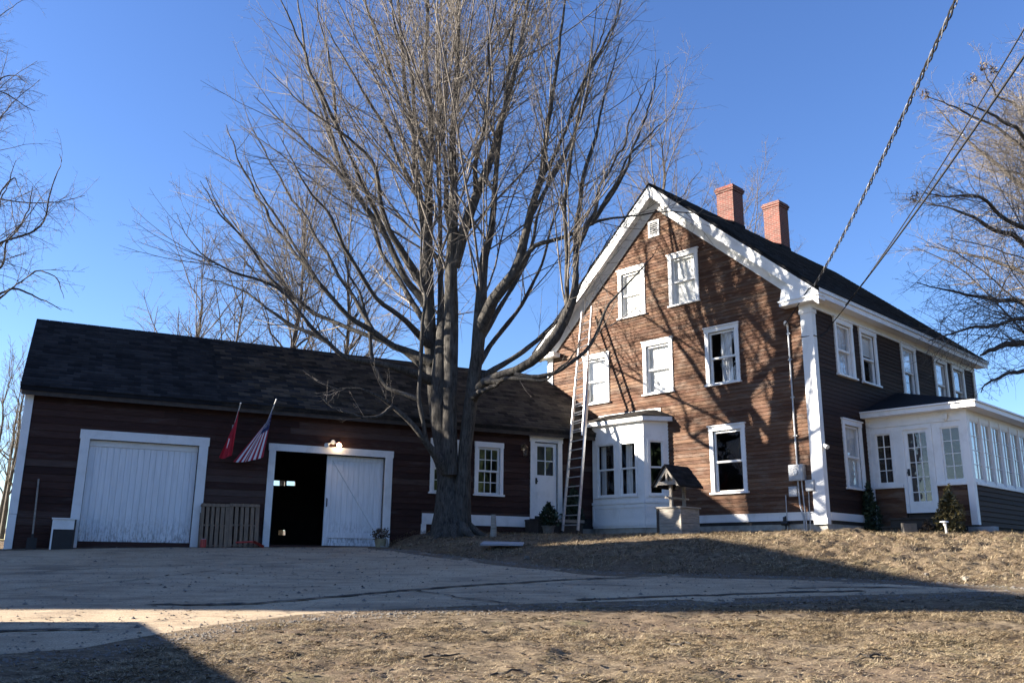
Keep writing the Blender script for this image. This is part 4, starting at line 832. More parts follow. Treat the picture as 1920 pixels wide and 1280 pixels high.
# planter by the sliding door
def leaf_cloud(name, mat, parent, c, rx, ry, rz, n, ls, seed, shape=None):
    r = np.random.default_rng(seed); u = r.normal(0, 1, (n, 3)); u /= np.linalg.norm(u, axis=1, keepdims=True); rad = r.uniform(.25, 1, n)**.45
    lump = 1+.36*vnoise(u[:,0]*2.3+seed, u[:,1]*2.3+u[:,2]*1.7)*2+.30*vnoise(u[:,0]*6+seed, u[:,1]*6+u[:,2]*7)*2
    P = u*(rad*lump)[:, None]*np.array([rx, ry, rz])
    if shape: k = shape(P[:,2]/rz); P[:,0] *= k; P[:,1] *= k
    P += np.array(c); a = r.normal(0, 1, (n, 3)); a /= np.linalg.norm(a, axis=1, keepdims=True); b = np.cross(a, r.normal(0, 1, (n, 3))); b /= np.linalg.norm(b, axis=1, keepdims=True)+1e-9
    s = ls*r.uniform(.5, 1.3, n)[:, None]; V = np.stack([P-a*s, P+b*s*.38, P+a*s, P-b*s*.38], 1)
    return np_obj(name, V.reshape(-1, 3), np.arange(4*n).reshape(n, 4), mat, parent, tint=r.uniform(0, 1, n), kind='stuff')
def pot(t, c, r0, r1, h, mat):
    x, y, z = c; MB().tube([(x,y,z),(x,y,z+h*.9),(x,y,z+h*.9),(x,y,z+h)], [r0,r1,r1*1.1,r1*1.1], 18).build('pot', mat, t); MB().tube([(x,y,z+h),(x,y,z+h+.01)], r1*.95, 18).build('soil', MAT['floorwood'], t)
X = wp(BM, -7.42, -.62, 0); z = gz(X.x, X.y)
t = thing('planter', 'tan pot with dark withered plants at the foot of the sliding door', 'planter', (X.x, X.y, z)); pot(t, (X.x, X.y, z), .12, .16, .22, MAT['tan'])
leaf_cloud('foliage', MAT['bush'], t, (X.x-.02, X.y, z+.33), .24, .2, .17, 260, .05, 3)
m = MB(); m.tube([(X.x+.2,X.y-.1,z),(X.x+.17,X.y-.08,z+.2)], .03); m.tube([(X.x+.2,X.y-.1,z+.0),(X.x+.02,X.y-.16,z+.03)], .022); m.build('prop', MAT['greywood'], t)
# flags on angled poles
def flag(xw, zw, tipu, out, label, cat, us, seed):
    base = Vector((xw, 0, zw)); tip = Vector((tipu, -out, zw+.62*out/.72)); d = tip-base
    t = thing('flag', label, cat, wp(BM, *base)[:], 'flags on the barn')
    m = MB(); m.box(xw-.04, xw+.04, -.03, .0, zw-.08, zw+.08); m.tube([base+d*.02, base+d*.12], .025, 10); m.build('bracket', MAT['galv'], t, BM)
    MB().tube([base+d*.02, tip], .014, 8).tube([tip, tip+d.normalized()*.03], [.022,.012], 8).build('pole', MAT['pole'], t, BM)
    n, rows_ = (13, 16) if us else (9, 14); top0, top1 = base+d*(.70 if us else .82), base+d*.26
    bot0, bot1 = (Vector((xw-.10, -.44, zw-.80)), Vector((xw-.74, -.20, zw-.93))) if us else (Vector((xw-.06, -.40, zw-.72)), Vector((xw-.30, -.2, zw-.78)))
    def S(u, v):                                      # u across the stripes, v down the fall
        p = lerp(lerp(top0, top1, u), lerp(bot0, bot1, u), v); w = v*(1-.2*v)
        p = p + Vector((.03*math.sin(u*9+seed)*w, -.055*math.sin(u*17+seed+v*1.5)*w, -.05*math.sin(u*3.1)*v)); return p
    N = n*3; vs = [S(i/N, j/rows_) for j in range(rows_+1) for i in range(N+1)]; m = MB()
    vs2 = [p+Vector((0,.006,0)) for p in vs]
    for layer, q in ((vs, 0), (vs2, 1)):
        m.add(layer, []); 
    nn = len(vs)
    for j in range(rows_):
        for i in range(N):
            a = j*(N+1)+i; st_ = i//3; mi = 0
            if us: mi = (2 if (st_ < 7 and j < rows_*.38) else (0 if st_ % 2 == 0 else 1))
            m.f.append([a, a+1, a+N+2, a+N+1]); m.m.append(mi); m.f.append([nn+a+N+1, nn+a+N+2, nn+a+1, nn+a]); m.m.append(mi)
    cl = m.build('cloth', [MAT['stripe'], MAT['cloth'], MAT['navy']] if us else [MAT['red']]*3, t, BM, True)
    if us:
        m = MB()
        for rr in range(9):
            for cc in range(6 if rr % 2 == 0 else 5):
                u = (.05+(cc+(.5 if rr % 2 else 0))*.078); v = .03+rr*.037; c = S(u, v)-Vector((0,.005,0)); pts = []
                for q in range(10): a = q*math.pi/5; r = .013 if q % 2 == 0 else .0055; pts.append((c.x+r*math.sin(a), c.y, c.z+r*math.cos(a)))
                m.add(pts, [tuple(range(9,-1,-1))])
        m.build('stars', MAT['cloth'], cl, BM, kind='stuff')
    else:
        c = S(.75, .62)-Vector((0,.02,0)); m = MB(); m.add([(c.x-.03,c.y-.01,c.z-.13),(c.x+.02,c.y-.01,c.z-.11),(c.x+.05,c.y-.01,c.z+.10),(c.x+.0,c.y-.01,c.z+.12)], [(0,1,2,3)]); m.build('pale_fold', MAT['cloth'], cl, BM)
flag(-10.44, 3.27, -10.36, .72, 'american flag with red and white stripes hanging from a pole beside the open doorway', 'flag', True, 1)
flag(-11.22, 3.20, -11.20, .62, 'plain red flag hanging limp on the barn above the closed garage door', 'flag', False, 2.2)

# ------------------------------------------------------------------ small things on the lawn
def shrub(name, label, cat, x, y, h, rx, mat, n, ls, seed, shape=None, potted=None, group=None):
    z = gz(x, y); t = thing(name, label, cat, (x, y, z), group); z0 = z
    if potted: pot(t, (x, y, z), *potted); z0 = z+potted[2]
    m = MB(); m.tube([(x,y,z0-.03),(x,y,z0+h*.6)], [.03,.01], 6)
    for q in range(7): a = q*2.4; m.tube([(x,y,z0+h*(.1+.07*q)),(x+rx*.6*math.cos(a),y+rx*.6*math.sin(a),z0+h*(.25+.08*q))], [.014,.004], 5)
    m.build('stem', MAT['darkbark'], t); leaf_cloud('foliage', mat, t, (x, y, z0+h*.5), rx, rx, h*.52, n, ls, seed, shape); return t
cone = lambda q: np.clip(1.05-.55*(q+1)/2-.25*np.clip(q,0,1), .15, 1.2)
X = wp(BM, -2.72, -1.05, 0); shrub('potted_shrub', 'dark potted shrub left of the white ell door', 'shrub', X.x, X.y, .62, .30, MAT['yew'], 900, .06, 11, cone, (.13, .18, .24, MAT['stone']))
X = wp(BM, -1.93, -.72, 0); t = thing('small_pot', 'tiny dark pot plant on the ell door step', 'plant', (X.x, X.y, 1.182)); pot(t, (X.x, X.y, 1.182), .05, .065, .09, MAT['black']); leaf_cloud('foliage', MAT['yew'], t, (X.x, X.y, 1.33), .08, .08, .08, 90, .035, 12)
X = wp(GM, -7.05, -1.35, 0); shrub('evergreen_shrub', 'narrow dark evergreen between the ladder and the bay window', 'shrub', X.x-.08, X.y+.05, 1.35, .36, MAT['yew'], 1700, .07, 13, cone)
X = wp(PM, .16, -.55, 0); shrub('evergreen_shrub', 'dark evergreen column at the left corner of the sun porch', 'shrub', X.x, X.y, 1.30, .26, MAT['yew'], 1500, .06, 14, cone)
X = wp(PM, 2.22, -.72, 0); shrub('yellowed_shrub', 'yellowing conical shrub in front of the porch corner', 'shrub', X.x, X.y, 1.08, .38, MAT['cedar'], 2200, .055, 15, cone)
X = wp(PM, 1.75, -1.0, 0); shrub('flower_tuft', 'small pale dried plant beside the stone block by the porch', 'plant', X.x, X.y, .34, .12, MAT['bush'], 160, .06, 16)
X = wp(PM, 1.45, -1.35, 0); z = gz(X.x, X.y); t = thing('stone_block', 'rough tan stone block on the grass below the porch door', 'stone', (X.x, X.y, z)); m = MB(); random.seed(5)
q = [(-.17,-.12),(.16,-.13),(.18,.10),(-.15,.12)]; m.add([(X.x+a, X.y+b_, z-.03) for a, b_ in q]+[(X.x+a*.93, X.y+b_*.9, z+.22+random.uniform(-.015,.015)) for a, b_ in q], [(3,2,1,0),(4,5,6,7),(0,1,5,4),(1,2,6,5),(2,3,7,6),(3,0,4,7)]); m.build('block', MAT['stone'], t)
X = wp(PM, 2.32, -1.35, 0); z = gz(X.x, X.y); t = thing('path_light', 'small white path light standing by the porch corner', 'light', (X.x, X.y, z)); m = MB(); m.tube([(X.x,X.y,z-.02),(X.x,X.y,z+.2)], .025, 8); m.build('stake', MAT['pole'], t); MB().tube([(X.x-.03,X.y,z+.27),(X.x-.03,X.y,z+.30),(X.x-.03,X.y,z+.31)], [.10,.09,.02], 14).tube([(X.x-.01,X.y,z+.2),(X.x-.02,X.y,z+.27)], .04, 8).build('cap', MAT['pole'], t)
x, y = -.42, 22.4; z = gz(x, y); t = thing('wooden_post', 'short weathered post standing on the lawn right of the big trunk', 'post', (x, y, z)); m = MB(); m.tube([(x,y,z-.05),(x+.01,y,z+.25),(x,y,z+.56)], [.085,.075,.06], 9); m.build('post', MAT['greywood'], t); m = MB(); m.tube([(x,y,z+.561),(x,y,z+.575)], [.066,.05], 9); m.build('cap', MAT['darkbark'], t)
x, y = -.20, 19.9; z = gz(x, y)
t = thing('board', 'flat grey board lying on the lawn edge near the driveway', 'board', (x, y, z+.06)); m = MB(); m.add([(x-.45,y-.2,z+.035),(x+.48,y-.28,z+.03),(x+.52,y+.25,z+.09),(x-.38,y+.28,z+.10),(x-.45,y-.2,z+.07),(x+.48,y-.28,z+.065),(x+.52,y+.25,z+.125),(x-.38,y+.28,z+.135)], [(3,2,1,0),(4,5,6,7),(0,1,5,4),(1,2,6,5),(2,3,7,6),(3,0,4,7)]); m.build('sheet', MAT['slate'], t)
random.seed(31)
for i, (x, y, s, lab) in enumerate(((-.9,22.9,.09,'grey stone at the foot of the wooden post'), (.62,21.4,.05,'pale pebble on the lawn left of the ladder'), (.35,18.2,.07,'small stone at the driveway edge'), (7.15,14.25,.07,'pale stone at the right end of the bank'), (6.7,14.6,.05,'small stone low on the right bank'))):
    z = gz(x, y); t = MB(); vs = []; 
    for a in range(6):
        for b_ in (-.5, .3): vs.append((x+s*math.cos(a*1.047)*random.uniform(.8,1.2)*(1 if b_ < 0 else .75), y+s*math.sin(a*1.047)*random.uniform(.7,1.1)*(1 if b_ < 0 else .75), z+s*b_+s*.25*random.random()))
    t.add(vs, [(2*a, (2*a+2) % 12, (2*a+3) % 12, 2*a+1) for a in range(6)]+[(1,3,5,7,9,11)]); o = t.build('stone', MAT['stone']); tag(o, lab, 'stone', 'stones on the lawn')

random.seed(8)
for x, y, a, L_, lab in ((.0,7.55,.5,.34,'bent grey stick lying in the foreground grass near the bottom edge'), (-.55,8.1,.35,.40,'longer fallen stick in the dry grass left of the bent one'), (1.6,8.8,2.7,.26,'thin twig lying on the bare patch in the middle of the foreground'), (3.2,8.2,.2,.30,'fallen stick at the lower right of the grass'), (-1.3,9.4,1.0,.24,'short twig by the driveway edge')):
    pts = []
    for q in range(6): s = q/5-.5; X_, Y_ = x+math.cos(a)*L_*s, y+math.sin(a)*L_*s+.03*math.sin(q*2.1); pts.append((X_, Y_, gz(X_, Y_)+.018+.012*random.random()))
    o = MB().tube(pts, [.009,.011,.010,.009,.007,.004], 6).build('fallen_stick', MAT['darkbark']); tag(o, lab, 'stick', 'sticks fallen on the grass')

# ------------------------------------------------------------------ service cables
def sag(a, b, s, n=40):
    a, b = Vector(a), Vector(b); return [lerp(a, b, i/n)-Vector((0,0,4*s*(i/n)*(1-i/n))) for i in range(n+1)]
anchor = wp(GM, .30, -.34, 6.95); far = Vector((5.60, 9.6, 7.05))
t = thing('service_cable', 'twisted power cable running from the gable corner up and out of frame', 'cable', anchor[:])
base = sag(anchor, far, .18, 260)
dirv = (far-anchor).normalized(); a_ = dirv.cross(Vector((0,0,1))).normalized(); b_ = a_.cross(dirv)
for ph, rr, nm, mt in ((0, .013, 'insulated_strand', 'cable'), (2.1, .013, 'insulated_strand', 'cable'), (4.2, .009, 'bare_strand', 'barewire')):
    MB().tube([p+a_*.022*math.cos(ph+i*.42)+b_*.022*math.sin(ph+i*.42) for i, p in enumerate(base)], rr, 5).build(nm, MAT[mt], t)
m = MB(); m.tube([anchor, anchor+Vector((-.12,.1,-.05)), wp(GM,-.64,-.22,6.12)], .012, 6); m.build('drop_loop', MAT['cable'], t)
for p0, p1, s, r, lab in ((wp(SM,1.05,-.45,6.70), Vector((7.9,11.9,7.75)), .10, .021, 'thicker black phone cable crossing the sky in front of the right tree'), (wp(SM,1.05,-.44,6.66), Vector((7.9,11.9,8.15)), .16, .013, 'thin black cable just above the thicker phone cable')):
    tt = MB().tube(sag(p0, p1, s), r, 6).build('phone_cable', MAT['cable']); tag(tt, lab, 'cable')
tt = MB().tube([wp(GM,-.29,-.075,5.75), wp(GM,.06,-.04,5.74), wp(SM,.25,-.03,5.75), wp(SM,.7,-.03,5.98), wp(SM,1.05,-.06,6.3), wp(SM,1.05,-.44,6.66)], .012, 6).build('phone_cable', MAT['cable']); tag(tt, 'short grey cable curving round the white corner board to the eaves', 'cable')

# ------------------------------------------------------------------ buildings left of the frame
def plain_house(name, label, x0, x1, y0, y1, zb, ze, rise, along_y, wall, roofm):
    t = thing(name, label, 'building', ((x0+x1)/2, (y0+y1)/2, zb)); m = MB(); m.box(x0, x1, y0, y1, zb-1, ze); xm, ym = (x0+x1)/2, (y0+y1)/2
    if along_y: m.add([(x0,y0,ze),(x1,y0,ze),(xm,y0,ze+rise),(x0,y1,ze),(x1,y1,ze),(xm,y1,ze+rise)], [(0,1,2),(4,3,5)]); R = [[(x0-.2,y0-.1,ze-.02),(xm,y0-.1,ze+rise+.05),(xm,y1+.1,ze+rise+.05),(x0-.2,y1+.1,ze-.02)], [(xm,y0-.1,ze+rise+.05),(x1+.2,y0-.1,ze-.02),(x1+.2,y1+.1,ze-.02),(xm,y1+.1,ze+rise+.05)]]
    else: m.add([(x0,y0,ze),(x0,y1,ze),(x0,ym,ze+rise),(x1,y0,ze),(x1,y1,ze),(x1,ym,ze+rise)], [(1,0,2),(3,4,5)]); R = [[(x0-.1,y0-.05,ze-.02),(x1+.1,y0-.05,ze-.02),(x1+.1,ym,ze+rise+.05),(x0-.1,ym,ze+rise+.05)], [(x0-.1,ym,ze+rise+.05),(x1+.1,ym,ze+rise+.05),(x1+.1,y1+.02,ze-.02),(x0-.1,y1+.02,ze-.02)]]
    m.build('wall', MAT[wall], t); m = MB()
    for q in R: m.add([(x,y,z+.1) for x,y,z in q]+q, [(0,1,2,3),(7,6,5,4),(0,4,5,1),(1,5,6,2),(2,6,7,3),(3,7,4,0)])
    m.build('roof', MAT[roofm], t)
    for i in range(2):
        yy = y0+(y1-y0)*(i+1)/3; m = MB(); m.box(x1, x1+.04, yy-.5, yy+.5, zb+1.0, zb+2.0 if ze-zb < 4 else zb+2.6); w_ = m.build('window', MAT['white'], t); MB().box(x1+.04, x1+.05, yy-.4, yy+.4, zb+1.1, zb+1.9 if ze-zb < 4 else zb+2.5).build('pane', MAT['navy'], w_)
plain_house('neighbour_house', 'two storey white house standing left of the driveway', -27, -17, 11.75, 20.3, -.3, 7.35, 1.1, True, 'white', 'roof')
plain_house('garden_shed', 'small brown shed left of the driveway', -12.2, -9.0, 2.6, 10.35, -.9, .80, .50, False, 'barn', 'roof')

# ------------------------------------------------------------------ trees
LIMBS = [
  [[-152,2340,51,609],[-156,2340,90,473],[-162,2340,152,329],[-168,2340,221,282],[-175,2340,277,276],[-183,2340,348,293],[-188,2345,436,310],[-190,2350,511,306],[-192,2360,589,221],[-202,2400,724,99],[-213,2430,863,86],[-217,2450,1004,72],[-235,2480,1191,65],[-232,2500,1383,59],[-247,2520,1584,51],[-244,2540,1794,44],[-248,2540,2040,27]],
  [[-130,2330,53,345],[-126,2328,124,243],[-125,2325,206,196],[-121,2320,275,183],[-115,2320,348,184],[-107,2320,438,193],[-94,2310,533,208],[-89,2300,639,210],[-84,2290,700,196],[-85,2290,753,153],[-76,2280,834,132],[-61,2280,878,118],[-53,2270,964,103],[-51,2260,1042,89],[-39,2240,1159,78],[-22,2220,1280,67],[-12,2210,1408,57],[2,2200,1556,46],[11,2190,1743,31],[17,2190,1908,12]],
  [[-191,2350,307,171],[-205,2360,395,174],[-218,2370,500,184],[-228,2380,604,194],[-235,2380,718,188],[-238,2380,781,182],[-248,2390,918,162],[-250,2400,1034,149],[-254,2400,1142,134],[-254,2410,1262,112],[-262,2420,1392,98],[-275,2430,1545,83],[-277,2440,1723,68],[-281,2440,1959,43],[-289,2440,2247,18]],
  [[-157,2320,219,210],[-163,2310,373,191],[-163,2300,486,207],[-165,2300,673,211],[-165,2290,795,190],[-167,2280,962,148],[-173,2270,1091,127],[-176,2260,1174,113],[-166,2240,1345,91],[-161,2220,1521,77],[-155,2210,1739,47],[-152,2210,1998,16]],
  [[-163,2290,783,176],[-144,2280,849,161],[-125,2290,924,148],[-108,2300,989,135],[-86,2320,1066,129],[-69,2340,1134,124],[-39,2380,1286,103],[-5,2410,1426,90],[22,2430,1534,83],[40,2460,1741,68],[56,2480,1975,44],[62,2490,2212,18]],
  [[-245,2390,897,123],[-271,2420,991,110],[-296,2450,1124,104],[-312,2480,1287,91],[-338,2510,1443,84],[-370,2540,1614,69],[-393,2560,1806,53],[-418,2580,2049,27]],
  [[-86,2300,612,202],[-51,2260,683,172],[-16,2240,722,157],[9,2230,751,142],[22,2220,806,135],[31,2220,856,122],[51,2210,940,108],[78,2200,1016,101],[84,2190,1116,87],[98,2180,1210,73],[117,2170,1318,59],[132,2160,1428,52],[142,2150,1557,37],[151,2140,1723,15]],
  [[-107,2320,418,171],[-86,2290,450,134],[-41,2240,469,111],[9,2210,473,116],[59,2180,496,136],[97,2160,535,155],[127,2150,587,142],[135,2150,617,102],[135,2150,655,82],[136,2140,712,75],[136,2130,769,68],[131,2120,829,65],[128,2110,894,62],[141,2090,993,55],[167,2070,1111,45],[188,2060,1221,35],[205,2050,1325,28],[216,2040,1430,14]],
  [[127,2150,587,135],[145,2140,624,122],[157,2130,659,101],[163,2130,719,95],[168,2140,786,89],[168,2150,886,77],[179,2160,981,71],[211,2180,1099,58],[243,2190,1217,44],[275,2200,1338,30],[300,2200,1439,15]],
  [[9,2200,463,82],[55,2180,452,61],[108,2160,461,54],[148,2160,494,54],[184,2160,523,54],[211,2170,567,48],[238,2180,607,48],[271,2190,666,42],[313,2200,720,35],[348,2210,761,28],[382,2220,810,14]],
  [[-100,2290,424,113],[-79,2250,430,83],[-54,2230,434,76],[-30,2210,442,68]],
  [[-76,2260,457,98],[-13,2190,448,61],[54,2140,436,46],[99,2120,447,39],[148,2110,487,26],[171,2100,528,13]],
  [[-101,2320,469,115],[-48,2330,500,87],[21,2340,547,73],[73,2350,600,66],[118,2360,654,59],[171,2370,719,45],[210,2380,786,38],[258,2390,870,23],[290,2390,936,15]],
  [[-96,2330,508,101],[-61,2390,579,75],[-16,2420,653,68],[37,2450,742,62],[77,2480,851,55],[117,2500,960,48],[143,2520,1072,41],[161,2540,1189,33],[187,2540,1317,17]],
  [[-88,2320,580,102],[-46,2380,673,75],[-2,2420,764,69],[37,2460,860,63],[69,2490,973,56],[93,2510,1085,49],[119,2530,1220,33],[145,2540,1372,17]],
  [[7,2230,749,100],[54,2210,818,71],[101,2210,836,64],[154,2210,857,57],[212,2220,883,50],[271,2230,901,43],[316,2240,912,36],[391,2250,929,29],[495,2260,936,22],[539,2260,932,11]],
  [[-219,2360,528,147],[-266,2360,552,110],[-336,2360,575,96],[-383,2350,612,88],[-432,2340,639,81],[-485,2320,694,73],[-543,2300,751,66],[-610,2280,845,51],[-663,2260,921,44],[-707,2240,991,29],[-736,2240,1070,15]],
  [[-233,2380,679,135],[-266,2390,736,114],[-299,2400,771,107],[-376,2420,929,94],[-430,2430,1002,87],[-489,2440,1074,80],[-549,2450,1152,64],[-607,2460,1204,57],[-648,2470,1249,49],[-728,2480,1322,33],[-819,2490,1408,17]],
  [[-236,2370,730,135],[-277,2340,791,105],[-341,2300,883,89],[-371,2270,976,74],[-392,2250,1069,67],[-420,2240,1106,59],[-456,2230,1138,52],[-519,2210,1170,37],[-582,2190,1212,29],[-689,2170,1315,15]],
  [[-215,2360,476,146],[-305,2290,497,99],[-364,2260,504,84],[-437,2230,514,69],[-471,2220,544,62],[-510,2200,567,62],[-552,2190,613,55],[-595,2180,672,48],[-661,2160,704,41],[-725,2140,718,34],[-793,2130,750,27],[-843,2120,803,20],[-869,2120,861,10]],
  [[-247,2390,979,109],[-271,2370,1012,85],[-313,2340,1090,69],[-355,2310,1171,61],[-405,2280,1246,53],[-472,2250,1366,38],[-533,2230,1466,31],[-578,2220,1546,15]],
  [[-252,2400,1093,94],[-277,2420,1179,72],[-326,2450,1300,65],[-385,2480,1463,50],[-448,2510,1633,43],[-504,2540,1791,35],[-551,2560,1948,18]],
  [[-228,2370,576,118],[-290,2300,632,80],[-350,2250,677,71],[-409,2200,734,63],[-449,2170,797,56],[-486,2140,874,49],[-528,2110,935,41],[-572,2090,1000,28],[-613,2080,1070,14]],
  [[-219,2370,500,103],[-300,2410,566,83],[-366,2440,607,76],[-465,2470,645,70],[-568,2500,709,67],[-639,2520,756,64],[-748,2540,862,49],[-843,2560,954,41],[-922,2570,1064,33],[-978,2580,1176,17]],
  [[-230,2380,624,104],[-295,2440,735,85],[-351,2490,832,79],[-405,2530,914,65],[-454,2570,1051,58],[-534,2600,1190,51],[-598,2620,1330,43],[-665,2640,1495,35],[-729,2640,1653,18]],
  [[-170,2320,233,210],[-198,2290,271,118],[-222,2270,304,90],[-256,2250,341,82],[-286,2240,367,75],[-306,2230,383,62],[-329,2220,405,55],[-353,2210,416,41],[-406,2200,428,27],[-446,2200,413,20],[-472,2190,432,10]],
  [[-306,2230,383,55],[-329,2210,357,41],[-359,2190,343,40],[-370,2180,344,40],[-396,2170,350,33],[-423,2160,359,33],[-472,2150,390,26]],
  [[-218,2270,296,62],[-226,2250,347,55],[-240,2250,439,62],[-244,2250,543,56],[-241,2250,619,57],[-232,2240,675,50],[-237,2230,761,43],[-246,2220,848,36],[-259,2210,952,29],[-269,2200,1056,14]],
  [[-237,2260,406,63],[-334,2300,448,57],[-378,2340,540,58],[-400,2360,617,52],[-430,2380,715,45],[-470,2400,817,38],[-502,2420,922,31],[-544,2440,1031,16]],
  [[-165,2300,848,89],[-192,2380,976,77],[-207,2420,1128,72],[-223,2460,1289,65],[-214,2490,1471,59],[-215,2520,1681,43],[-218,2540,1916,27]],
  [[-105,2300,989,82],[-106,2260,1055,67],[-87,2200,1154,59],[-73,2160,1261,51],[-64,2120,1367,43],[-53,2090,1478,36],[-40,2060,1622,15]],
  [[31,2230,855,72],[55,2280,938,59],[102,2340,1061,54],[152,2390,1170,47],[204,2430,1332,41],[258,2460,1477,33],[304,2480,1622,17]],
  [[78,2200,1013,65],[109,2170,1062,50],[150,2130,1151,43],[190,2090,1255,35],[231,2060,1363,28],[259,2040,1446,14]],
  [[168,2140,786,62],[202,2110,869,55],[242,2090,964,41],[284,2080,1065,35],[320,2070,1151,28],[348,2060,1223,14]],
  [[212,2220,883,50],[262,2270,999,44],[330,2310,1116,38],[398,2340,1216,31],[466,2360,1288,16]],
  [[-251,2400,1153,79],[-281,2360,1236,63],[-304,2310,1363,55],[-339,2270,1495,39],[-369,2240,1616,31],[-395,2220,1744,16]],
  [[-489,2440,1074,72],[-542,2460,1196,65],[-600,2490,1373,58],[-660,2520,1559,51],[-712,2540,1748,35],[-753,2550,1917,18]],
  [[-480,2230,1141,59],[-538,2190,1257,48],[-590,2160,1369,40],[-634,2130,1465,29],[-672,2110,1552,15]],
  [[-543,2300,751,66],[-651,2340,882,53],[-745,2370,1015,46],[-821,2400,1163,32],[-869,2420,1269,16]],
  [[150,2130,1151,50],[213,2170,1319,44],[270,2200,1473,38],[321,2220,1609,23],[347,2230,1689,16]],
  [[212,2220,883,57],[280,2170,979,46],[334,2130,1099,39],[364,2100,1215,28],[383,2090,1304,14]],
  [[-376,2420,929,70],[-456,2370,1085,58],[-503,2330,1217,50],[-535,2290,1366,39],[-568,2260,1503,31],[-589,2240,1649,16]],
  [[-383,2350,612,66],[-493,2410,788,58],[-587,2450,933,51],[-687,2490,1085,41],[-771,2520,1223,33],[-835,2540,1324,17]],
  [[-583,2500,701,63],[-690,2460,786,51],[-783,2430,890,43],[-852,2400,977,31],[-916,2380,1068,16]],
  [[102,2340,1061,61],[177,2400,1244,52],[230,2440,1428,45],[295,2480,1603,34],[352,2500,1753,17]],
  [[-471,2220,544,55],[-582,2260,603,50],[-696,2290,685,40],[-794,2310,736,29],[-873,2320,754,15]],
  [[-385,2480,1463,59],[-447,2440,1644,50],[-492,2410,1795,34],[-520,2390,1916,17]],
]
RIGHT_LIMBS = [
  [[1687,2700,84,640],[1716,2700,340,574],[1744,2700,592,503],[1762,2700,837,428],[1789,2700,1093,332],[1803,2700,1282,231],[1850,2750,1506,129],[1894,2800,1679,66]],
  [[1733,2680,604,250],[1650,2640,654,214],[1568,2610,667,180],[1490,2590,652,146],[1434,2580,632,105],[1413,2580,615,48]],
  [[1723,2680,553,182],[1613,2620,590,147],[1530,2580,569,112],[1461,2560,551,87],[1406,2550,530,47],[1383,2550,500,24]],
  [[1777,2730,792,224],[1718,2760,827,175],[1661,2790,863,141],[1584,2810,868,107],[1507,2830,888,81],[1442,2840,913,45],[1377,2850,935,27]],
  [[1755,2680,902,222],[1664,2650,962,170],[1587,2620,1022,144],[1511,2600,1041,109],[1428,2580,1068,84],[1359,2570,1090,50],[1327,2620,1128,34],[1308,2660,1164,17]],
  [[1817,2750,1075,213],[1802,2800,1210,183],[1772,2840,1297,158],[1715,2870,1381,123],[1664,2900,1457,86],[1607,2920,1552,49],[1554,2930,1642,29]],
  [[1774,2660,1207,192],[1703,2610,1295,147],[1627,2570,1349,111],[1546,2540,1385,85],[1479,2520,1405,51],[1419,2500,1412,25]],
  [[1697,2620,726,165],[1574,2550,722,129],[1464,2500,707,94],[1361,2460,679,70],[1265,2430,646,46],[1172,2400,614,23]],
  [[1708,2600,945,167],[1565,2500,993,129],[1455,2440,1019,103],[1353,2390,1048,78],[1254,2350,1029,46],[1163,2320,1032,23]],
  [[1828,2730,1355,163],[1815,2790,1486,121],[1791,2840,1585,86],[1695,2780,1613,56],[1620,2700,1617,37],[1585,2660,1641,18]],
  [[1787,2680,1225,141],[1706,2670,1325,106],[1612,2670,1420,80],[1490,2660,1482,53],[1379,2660,1530,22]],
  [[1817,2790,864,159],[1798,2880,968,129],[1752,2950,1030,104],[1691,3000,1087,77],[1598,3040,1121,49],[1522,3060,1148,30]],
]
LEFT_LIMBS = [
  [[-1449,2400,3,353],[-1489,2400,270,305],[-1525,2400,569,269],[-1572,2400,837,215],[-1625,2430,1099,159],[-1685,2450,1375,99],[-1737,2460,1642,51]],
  [[-1551,2400,709,152],[-1507,2380,815,106],[-1450,2360,859,76],[-1393,2350,872,68],[-1355,2340,906,60],[-1321,2330,951,45],[-1308,2320,1020,38],[-1288,2310,1081,23],[-1297,2310,1114,15]],
  [[-1541,2400,646,121],[-1516,2430,783,77],[-1492,2450,856,63],[-1477,2470,947,48],[-1468,2490,1033,40],[-1474,2500,1098,24]],
  [[-1549,2420,620,136],[-1525,2460,728,93],[-1485,2490,770,71],[-1431,2510,760,56],[-1386,2520,739,40],[-1348,2530,717,24]],
  [[-1515,2380,579,104],[-1447,2350,680,67],[-1371,2320,733,52],[-1307,2300,766,44],[-1241,2280,737,29],[-1206,2270,674,14]],
  [[-1630,2420,1146,96],[-1597,2400,1312,64],[-1550,2380,1393,48],[-1497,2370,1402,32],[-1446,2360,1362,24]],
  [[-1622,2420,1095,95],[-1612,2440,1262,65],[-1597,2460,1409,50],[-1529,2470,1360,33],[-1490,2480,1339,17]],
  [[-1582,2420,844,93],[-1553,2440,985,63],[-1533,2460,1097,48],[-1510,2470,1119,32],[-1479,2480,1037,16]],
  [[-1545,2380,766,91],[-1497,2360,920,61],[-1460,2340,953,46],[-1440,2330,1056,31],[-1426,2320,1101,15]],
]

